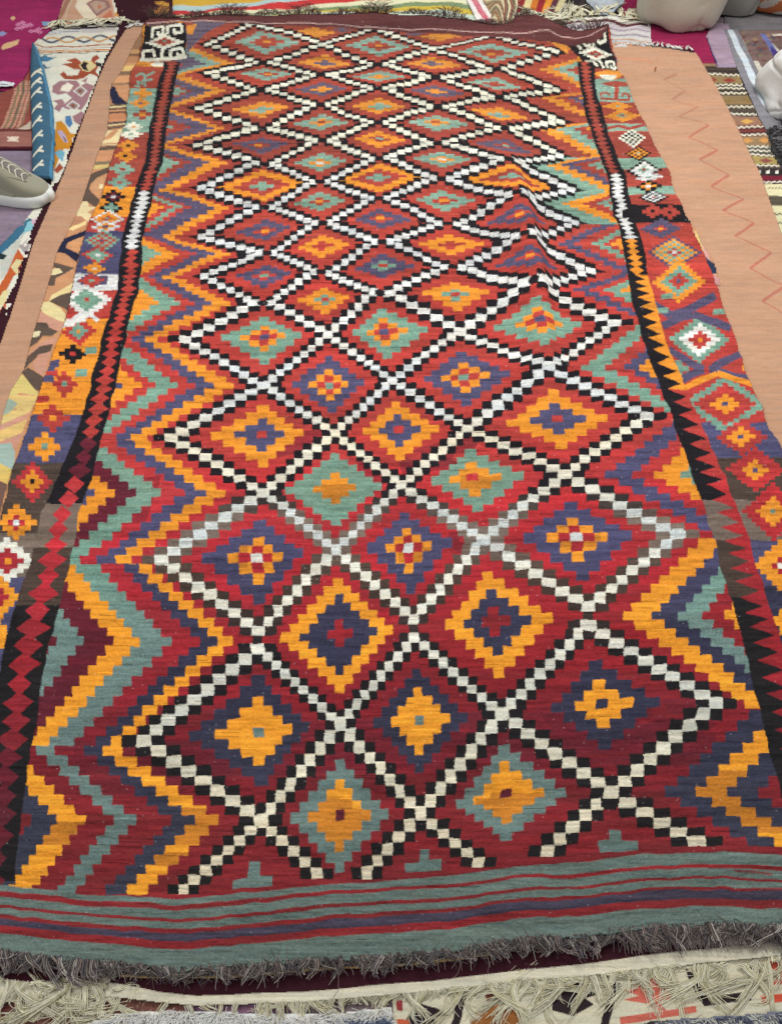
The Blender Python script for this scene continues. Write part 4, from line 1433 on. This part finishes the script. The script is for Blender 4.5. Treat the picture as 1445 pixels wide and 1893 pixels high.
def paint_orangestripe(s):
    for k, c in enumerate([(150, 44, 48), (224, 206, 150), (206, 120, 50), (150, 44, 50), (226, 150, 56), (96, 54, 66), (206, 196, 150), (40, 34, 38), (44, 38, 40)]):
        s.fill([(968 + k * 13, -30), (982 + k * 13, -30), (966 + k * 12, 24), (952 + k * 12, 24)], c)


os_ = rug('orange_striped_rug', 'small rug with red, orange and black stripes and thick cream fringe', [(962, -30), (1085, -30), (1078, 22), (1000, 24), (955, 18)], .016, (60, 50, 50), paint_orangestripe,
          names={0: 'woven_body'}, seed=70, hfun=waves(.004, 20, 14))
tassels([(965, 20), (1010, 26), (1075, 20)], .018, 18, .10, CREAM, os_, 9, .0026, .4, .6, floor=.016)


def paint_greystripe(s):
    s.stroke([(1020, 44), (1060, 42), (1100, 37), (1130, 40), (1160, 46), (1195, 47)], 5, (92, 52, 58))
    for k, c in enumerate([(196, 186, 196), (160, 146, 166), (214, 208, 204), (150, 140, 150), (210, 206, 200), (196, 150, 116), (180, 190, 206), (206, 140, 96)]):
        s.stroke([(1040, 52 + k * 4.4), (1100, 45 + k * 4.6), (1150, 48 + k * 4.6), (1200, 54 + k * 4.4)], 2.6, c)
    s.stroke([(1020, 38), (1100, 31), (1150, 38), (1195, 42)], 4, (232, 230, 214))


gs = rug('grey_striped_rug', 'pale grey striped rug with maroon line and cream fringe beside the sack', [(1010, 40), (1070, 30), (1120, 26), (1160, 34), (1200, 40), (1204, 90), (1120, 90), (1060, 62)],
         .013, (206, 200, 198), paint_greystripe, names={0: 'woven_body'}, hfun=waves(.006, 22, 12), seed=71)
tassels([(1010, 38), (1070, 30), (1120, 26), (1160, 33), (1196, 38)], .02, 30, .10, CREAM, gs, 9, .0022, .35, .5, away=True, drop=-.01, floor=.01)
rug('grey_fleece', 'grey shaggy fleece above the cream fringe at the top', [(1078, -30), (1155, -30), (1150, 14), (1120, 24), (1088, 16)], .03, (176, 184, 192), None, hfun=waves(.014, 10, 10), amp=.2, seed=72)

# ---- right side
rug('magenta_strip_carpet', 'magenta carpet showing between peach rug and pale sack', [(1128, -30), (1240, -30), (1318, 60), (1328, 122), (1296, 124), (1280, 92), (1180, 74), (1150, 30)], .008, (148, 36, 78), None, amp=.16, seed=73)


def paint_lav(s):
    s.stroke([(1305, 68), (1324, 122)], 3.5, (72, 56, 106))


rug('lilac_rug', 'lilac rug with dark edge behind the brown striped kilim', [(1304, 66), (1318, 40), (1345, 44), (1354, 80), (1362, 124), (1325, 124)], .012, (168, 146, 164), paint_lav, amp=.14, seed=74)
bk_out = [(1296, 117), (1358, 117), (1373, 160), (1400, 214), (1440, 286), (1500, 350), (1520, 560), (1446, 442), (1400, 314), (1345, 204)]


def paint_bk(s):
    zig = lambda y, c, w=2.4: s.stroke([(x, y + (1.6 if i % 2 else -1.6)) for i, x in enumerate(range(1290, 1520, 5))], w, c)
    for y0, y1, c in [(114, 122, (150, 118, 92)), (122, 134, (62, 52, 48)), (134, 141, (80, 68, 60)), (141, 154, (150, 126, 86)), (154, 176, (64, 60, 54)), (176, 193, (138, 116, 82)), (193, 214, (76, 68, 60)),
                      (214, 231, (150, 112, 92)), (231, 252, (92, 54, 54)), (252, 269, (150, 122, 90)), (269, 289, (84, 80, 72)), (289, 303, (168, 146, 88)), (303, 312, (80, 66, 60)), (312, 324, (48, 44, 44)),
                      (324, 333, (112, 34, 50)), (333, 340, (70, 50, 60)), (340, 362, (226, 218, 176)), (362, 380, (90, 84, 70)), (380, 560, (210, 204, 164))]:
        s.rect(1280, y0, 1530, y1, c)
    for y in (138, 157, 163, 172, 197, 210, 234, 249, 271, 278, 286, 306, 336):
        zig(y, (230, 222, 200))
    for y in (128, 203, 241):
        zig(y, (96, 80, 66) if y != 241 else (150, 70, 60), 1.6)
    for y, c in ((148, (150, 66, 56)), (185, (136, 112, 70)), (223, (126, 60, 58)), (260, (206, 148, 84)), (296, (140, 80, 76)), (223, (206, 160, 84))):
        for i, x in enumerate(range(1312, 1520, 34)):
            w = 13
            s.fill([(x - w, y), (x, y - 5), (x + w, y), (x, y + 5)], c)
    for x in range(1400, 1500, 16):
        s.fill([(x, 316), (x + 6, 314), (x + 6, 320), (x, 321)], (226, 220, 210))
    for k in range(16):
        s.stroke([(1418 + k * 6, 350), (1422 + k * 6, 346)], 1.6, (60, 54, 50))
    for y in (375, 395, 412):
        zig(y, (74, 66, 58), 2)


rug('brown_banded_kilim', 'brown kilim with narrow zigzag bands at the right of the peach rug', bk_out, .010, (80, 70, 60), paint_bk, hfun=waves(.001, 30, 20), amp=.10, seed=75)


def paint_grey(s):
    s.fill([(1343, 56), (1353, 56), (1422, 188), (1414, 200), (1408, 194)], (206, 216, 224))


rug('grey_edged_mat', 'grey mat with a pale stripe between banded kilim and dark carpet', [(1338, 54), (1362, 54), (1430, 190), (1446, 232), (1446, 290), (1402, 216), (1360, 122)], .014, (134, 132, 138), paint_grey, amp=.12, seed=76)


def paint_dark(s):
    g = np.random.default_rng(4)
    for k in range(240):
        x, y = g.uniform(1355, 1500), g.uniform(50, 250)
        w, h = g.uniform(3, 9), g.uniform(2, 5)
        s.fill([(x - w, y), (x, y - h), (x + w, y), (x, y + h)], [(112, 74, 70), (126, 112, 92), (150, 120, 96), (90, 84, 92), (100, 60, 64)][int(g.integers(0, 5))])
    for pts in ([(1384, 112), (1400, 112), (1412, 132), (1398, 140)], [(1402, 138), (1410, 138), (1420, 162), (1412, 162)], [(1360, 60), (1366, 60), (1386, 106), (1380, 108)], [(1412, 66), (1440, 92), (1436, 96)],
                [(1424, 62), (1445, 62), (1445, 66), (1430, 66)]):
        s.fill(pts, (204, 196, 180))
    s.fill([(1404, 62), (1414, 62), (1440, 100), (1434, 110)], (110, 116, 170))
    s.fill([(1422, 84), (1444, 100), (1444, 106), (1432, 112)], (74, 56, 120))


rug('dark_patterned_carpet', 'dark mottled carpet with cream blocks and blue stripe at the top right', [(1356, 56), (1520, 56), (1520, 260), (1446, 250), (1425, 190)], .008, (122, 98, 94), paint_dark, amp=.2, seed=77)
rug('charcoal_carpet', 'charcoal carpet behind the grey sack at the top right', [(1330, -30), (1520, -30), (1520, 60), (1340, 58)], .006, (116, 112, 116), None, amp=.15, seed=78)

# ---- bottom edge
def paint_motif(s):
    Dk, Br, Sa = (48, 38, 42), (150, 96, 50), (206, 108, 92)
    s.stroke([(838, 1908), (858, 1832)], 15, Dk)
    s.fill([(760, 1870), (780, 1855), (806, 1862), (830, 1878), (800, 1880), (812, 1900), (740, 1900)], Dk)
    s.fill([(732, 1884), (757, 1886), (757, 1900), (736, 1900)], (198, 96, 66))
    s.fill([(732, 1845), (745, 1850), (745, 1870), (734, 1868)], (150, 60, 62))
    s.fill([(868, 1888), (890, 1880), (875, 1872), (905, 1866), (900, 1858), (960, 1854), (962, 1905), (872, 1900)], Br)
    s.fill([(895, 1838), (925, 1832), (928, 1850), (900, 1852)], (120, 64, 52))
    s.fill([(1018, 1820), (1090, 1812), (1098, 1824), (1088, 1832), (1108, 1838), (1084, 1846), (1098, 1856), (1060, 1878), (1020, 1868)], Dk)
    s.stroke([(1113, 1905), (1140, 1815)], 15, Dk)
    s.fill([(1150, 1831), (1180, 1826), (1160, 1812), (1235, 1800), (1240, 1846), (1216, 1852), (1232, 1868), (1210, 1868), (1196, 1856), (1150, 1848), (1180, 1840)], Sa)
    s.fill([(1145, 1880), (1285, 1860), (1287, 1872), (1146, 1894)], Sa)
    s.fill([(1264, 1786), (1280, 1800), (1310, 1845), (1385, 1832), (1386, 1850), (1300, 1860), (1270, 1808)], Dk)
    s.fill([(1405, 1842), (1480, 1834), (1480, 1850), (1408, 1855)], (206, 84, 62))
    s.fill([(1410, 1778), (1480, 1770), (1480, 1815), (1425, 1820), (1440, 1800)], (200, 90, 72))


rug('cream_motif_kilim', 'cream kilim with black bands, brown and salmon star motifs at the bottom right', [(726, 1812), (1000, 1770), (1520, 1720), (1520, 1872), (1200, 1888), (1120, 1925), (726, 1925)], .006, (212, 206, 182),
    paint_motif, amp=.05, seed=81, cell=2.0)


def paint_speck(s):
    g = np.random.default_rng(8)
    for k in range(500):
        x, y = g.uniform(-60, 330), g.uniform(1800, 1930)
        s.stroke([(x, y), (x + g.normal(0, 2), y + 8)], 1.6, [(140, 112, 96), (92, 66, 60), (170, 146, 124), (110, 56, 56)][int(g.integers(0, 4))])
    for k in range(5):
        s.stroke([(-40, 1862 + k * 16), (60, 1836 + k * 16)], 3, [(150, 96, 70), (112, 40, 44), (190, 160, 110)][k % 3])


rug('brown_speckled_rug', 'brown speckled rug under the cream fringe at the bottom left', [(-80, 1800), (340, 1830), (340, 1930), (-80, 1930)], .004, (116, 76, 68), paint_speck, seed=82, amp=.15)
rug('mauve_rug', 'mauve rug showing below the cream end band', [(300, 1835), (560, 1835), (560, 1930), (300, 1930)], .003, (126, 92, 116), None, seed=83, amp=.15)


def fur(name, label, cat, outl, z, base, n, length, radius, cols, lean, kindz=.012, tuft=.5):
    root = empty(name, label, cat)
    p = np.array(outl, float)
    s = Sheet(outl, z, np.arange(p[:, 0].min() - 4, p[:, 0].max() + 8, 4.0), np.arange(p[:, 1].min() - 4, p[:, 1].max() + 8, 4.0), base, .006, .5, 91, waves(.003, 14, 9))
    s.weather(.1, .1, 6)
    s.build({0: 'backing'}, MAT_PLUSH, root)
    L, C = [], []
    g = np.random.default_rng(len(name))
    k = 0
    while len(L) < n and k < n * 6:
        k += 1
        x, y = g.uniform(p[:, 0].min(), p[:, 0].max()), g.uniform(p[:, 1].min(), p[:, 1].max())
        if not inside(np.array([x]), np.array([y]), outl)[0]:
            continue
        X, Y = unproj(x, y, z)
        a = lean + tuft * math.sin(x * .11) + g.normal(0, .45)
        L.append(yarn(np.array([float(X), float(Y), z]), (math.sin(a), -math.cos(a)), length * g.uniform(.6, 1.2), .2, -kindz, 5, g))
        C.append(alb(cols[int(g.integers(0, len(cols)))]) * g.uniform(.85, 1.08))
    f = tubes('wool_pile', L, radius, C, MAT_YARN, root)
    f['kind'] = 'stuff'
    return root


fur('white_sheepskin', 'fluffy white sheepskin at the bottom below the cream fringe', 'sheepskin', [(150, 1895), (220, 1874), (320, 1868), (440, 1872), (560, 1876), (640, 1872), (722, 1862), (726, 1925), (100, 1930)],
    .008, (224, 224, 220), 4200, .022, .0009, [(240, 240, 238), (226, 228, 226), (236, 234, 226)], 0.0)
fur('blue_grey_shag', 'blue grey shaggy rug edge in the bottom right corner', 'rug', [(1170, 1898), (1260, 1884), (1380, 1876), (1520, 1862), (1520, 1930), (1150, 1930)],
    .010, (110, 116, 132), 2600, .020, .0009, [(190, 192, 190), (120, 124, 140), (86, 92, 116), (214, 212, 200)], .2)
fur('blue_shag_patch', 'small dark blue shaggy pile beside the white sheepskin', 'rug', [(612, 1890), (640, 1884), (722, 1880), (724, 1930), (600, 1930)],
    .014, (76, 88, 116), 900, .016, .0008, [(90, 104, 136), (64, 76, 108), (130, 142, 166)], 0.0)

# =================================================================== BUNDLES, SHOE, BAG


def blob(name, center, radii, col, mat, folds, seed, parent=None, power=2.4, segs=128, rings=84, colfun=None):
    """soft stuffed bundle: super-ellipsoid with creases, flat where it sits"""
    u = np.linspace(0, 2 * math.pi, segs, endpoint=False)
    v = np.linspace(-math.pi / 2, math.pi / 2, rings)
    U, V = np.meshgrid(u, v)
    sg = lambda t: np.sign(t) * np.abs(t) ** (2 / power)
    x = sg(np.cos(V)) * sg(np.cos(U))
    y = sg(np.cos(V)) * sg(np.sin(U))
    z = sg(np.sin(V))
    g = np.random.default_rng(seed)
    d = np.ones_like(x)
    for k in range(folds):
        n = g.normal(size=3)
        n /= np.linalg.norm(n)
        ph = g.uniform(0, 6)
        f = g.uniform(1.6, 5)
        d += .030 * np.sin(f * (n[0] * x + n[1] * y + n[2] * z) + ph + 1.5 * np.sin(2 * (x - y) + ph))
        w = n[0] * x + n[1] * y + n[2] * z
        m_ = n[1] * x - n[0] * y + n[2] * z
        d -= .055 * (1 - np.abs(np.sin(1.7 * w + ph + .9 * np.sin(2.3 * m_ + ph)))) ** 15 * (.5 + .5 * np.sin(1.5 * m_ + 2 * ph))
    P = np.stack([x * d * radii[0], y * d * radii[1], z * d * radii[2]], -1) + np.array(center)
    P[..., 2] = np.maximum(P[..., 2], .012)
    idx = np.arange(rings * segs).reshape(rings, segs)
    q = np.stack([idx[:-1], np.roll(idx[:-1], -1, 1), np.roll(idx[1:], -1, 1), idx[1:]], -1).reshape(-1, 4)
    c = np.repeat(alb(col)[None], len(q), 0)
    if colfun is not None:
        c = colfun(P.reshape(-1, 3)[q].mean(1), c)
    return mesh_obj(name, P.reshape(-1, 3), q, c, mat, parent)


def at(x, y, z=0.0):
    X, Y = unproj(x, y, z)
    return float(X), float(Y)


X, Y = at(1262, 62, .012)
o = blob('stuffed_sack', (X, Y + .16, .22), (.190, .17, .25), (206, 202, 184), MAT_PLUSH, 7, 5, power=3.6)
tag(o, 'pale cream plush sack lying at the top edge, larger of the two', 'sack')
X, Y = at(1358, 32, .012)
o = blob('stuffed_sack', (X + .0, Y + .15, .20), (.125, .15, .26), (164, 164, 158), MAT_PLUSH, 4, 8, power=3.4)
tag(o, 'grey plush sack behind the pale one, partly hidden by it', 'sack')


def ikat(c, col):
    t = np.sin(c[:, 0] * 38 + 2.5 * np.sin(c[:, 2] * 30)) + np.sin(c[:, 2] * 44 + 3 * np.sin(c[:, 0] * 20))
    col = col.copy()
    col[t < -.7] = alb((214, 204, 196))
    col[t > 1.25] = alb((70, 60, 70))
    return col


X, Y = at(1440, 28, .012)
o = blob('patterned_bundle', (X, Y + .13, .13), (.17, .15, .18), (206, 122, 78), MAT_RUG, 6, 12, segs=120, rings=80, colfun=ikat)
tag(o, 'rolled orange bundle with white and dark patches in the top right corner', 'bundle')

# crumpled white bag at the right edge
X, Y = at(1466, 236, .012)
o = blob('white_bag', (X + .085, Y + .16, .10), (.15, .16, .11), (232, 234, 232), MAT_PLUSH, 16, 21, power=4.5)
tag(o, 'crumpled white bag at the right edge', 'bag')
# black shaggy rug corner under the bag
fur('black_shag_rug', 'black shaggy rug corner below the white bag', 'rug', [(1416, 240), (1440, 226), (1520, 220), (1520, 340), (1446, 312), (1424, 276)], .014, (44, 42, 44), 900, .03, .0014,
    [(52, 50, 52), (36, 34, 38), (84, 80, 82)], 0.0)


# shoe: built along its length, toe to the right
def shoe():
    px, py = at(98, 372, .012)
    root = empty('sneaker', 'khaki suede lace-up sneaker with thick white sole at the left edge', 'shoe', loc=(px, py, .012))
    L = .330
    ang = math.radians(171)
    ca, sa = math.cos(ang), math.sin(ang)

    def place(P):
        P = np.asarray(P, float)
        return np.stack([P[..., 0] * ca - P[..., 1] * sa, P[..., 0] * sa + P[..., 1] * ca, P[..., 2]], -1)

    s = np.array([0, .008, .03, .065, .10, .14, .19, .25, .305, .330])
    halfw = np.array([.008, .028, .044, .052, .054, .050, .046, .043, .038, .014])
    top = np.array([.040, .054, .066, .082, .108, .135, .150, .145, .135, .120])

    def loft(xs_, ws, z0, zt, n=20, name='upper', col=(150, 148, 128), mat=MAT_SUEDE, flat=.5):
        rr = []
        for x_, w_, a_, b_ in zip(xs_, ws, z0, zt):
            t = np.linspace(0, math.pi, n)
            c_, s_ = np.cos(t), np.sin(t)
            yy = w_ * np.sign(c_) * np.abs(c_) ** flat
            zz = a_ + (b_ - a_) * np.abs(s_) ** .75
            rr.append(np.stack([np.full(n, x_), yy, zz], 1))
        P = np.array(rr)
        idx = np.arange(P.shape[0] * n).reshape(P.shape[0], n)
        q = np.stack([idx[:-1, :-1], idx[:-1, 1:], idx[1:, 1:], idx[1:, :-1]], -1).reshape(-1, 4)
        return mesh_obj(name, place(P.reshape(-1, 3)), q, np.repeat(alb(col)[None], len(q), 0), mat, root)

    ss = np.linspace(0, L, 28)
    iw = np.interp(ss, s, halfw)
    it = np.interp(ss, s, top)
    loft(ss, iw, np.full(28, .034), it, name='upper')
    # toe overlay and heel counter, a little proud
    ss2 = np.linspace(.10, .24, 16)
    loft(ss2, np.interp(ss2, s, halfw) + .0015, np.full(16, .034), np.interp(ss2, s, top) * np.linspace(.62, .9, 16), name='side_panel', col=(162, 160, 138))
    # sole
    n = 40
    t = np.linspace(0, 2 * math.pi, n, endpoint=False)
    xx = L / 2 - (L / 2 + .008) * np.cos(t)
    yy = np.sign(np.sin(t)) * (np.interp(xx, s, halfw) + .005)
    P, zs_ = [], [(0, .97), (.004, 1.0), (.024, 1.03), (.037, 1.0), (.041, .9)]
    for z_, f in zs_:
        lift = .004 * np.clip(1 - xx / .06, 0, 1) ** 2
        P.append(np.stack([L / 2 + (xx - L / 2) * f, yy * f, z_ + lift], 1))
    P = np.array(P)
    idx = np.arange(P.shape[0] * n).reshape(-1, n)
    q = np.stack([idx[:-1], np.roll(idx[:-1], -1, 1), np.roll(idx[1:], -1, 1), idx[1:]], -1).reshape(-1, 4)
    mesh_obj('sole', place(P.reshape(-1, 3)), q, np.repeat(alb((236, 240, 236))[None], len(q), 0), MAT_PLAIN, root)
    # tongue and laces over the instep
    ss3 = np.linspace(.062, .20, 12)
    loft(ss3, np.full(12, .017), np.interp(ss3, s, top) - .012, np.interp(ss3, s, top) + .004, name='tongue', col=(118, 112, 106))
    for sd in (-1, 1):       # stitched seam from the eyelets down to the sole
        xs4 = np.linspace(.055, .135, 10)
        ws4 = np.interp(xs4, s, halfw)
        ts4 = np.interp(xs4, s, top)
        f4 = np.linspace(.35, .93, 10)
        sm = np.stack([xs4, sd * ws4 * f4, .034 + (ts4 - .034) * (1 - f4 ** 4) ** .5 + .002], 1)
        tubes('seam', [place(sm)], .0012, [alb((96, 92, 80))], MAT_YARN, root)
    for k in range(6):
        x0 = .066 + k * .018
        zt = float(np.interp(x0, s, top)) + .004
        for sgn in (-1, 1):
            Lc = np.array([(x0, sgn * .022, zt - .010), (x0 + .006, sgn * .010, zt + .002), (x0 + .010, -sgn * .004, zt + .004), (x0 + .017, -sgn * .022, zt - .006)])
            tt = np.linspace(0, 3, 9)
            Lc = np.stack([np.interp(tt, range(4), Lc[:, i]) for i in range(3)], 1)
            tubes('lace', [place(Lc + np.array([0, 0, .004]))], .0030, [alb((206, 202, 186))], MAT_YARN, root, sides=5)


shoe()

# white swing tag on the magenta carpet
s_ = Sheet([(-10, 150), (14, 149), (28, 154), (26, 160), (6, 160), (-10, 163)], .020, np.arange(-12, 32, 2.0), np.arange(146, 166, 2.0), (232, 236, 240), .002, .3, 5, waves(.004, 9, 6))
s_.stroke([(2, 156), (16, 157)], 2, (120, 124, 130))
o = s_.build({0: 'paper_tag'}, MAT_PLAIN)[0]
tag(o, 'small white paper tag on the magenta carpet at the left edge', 'tag')
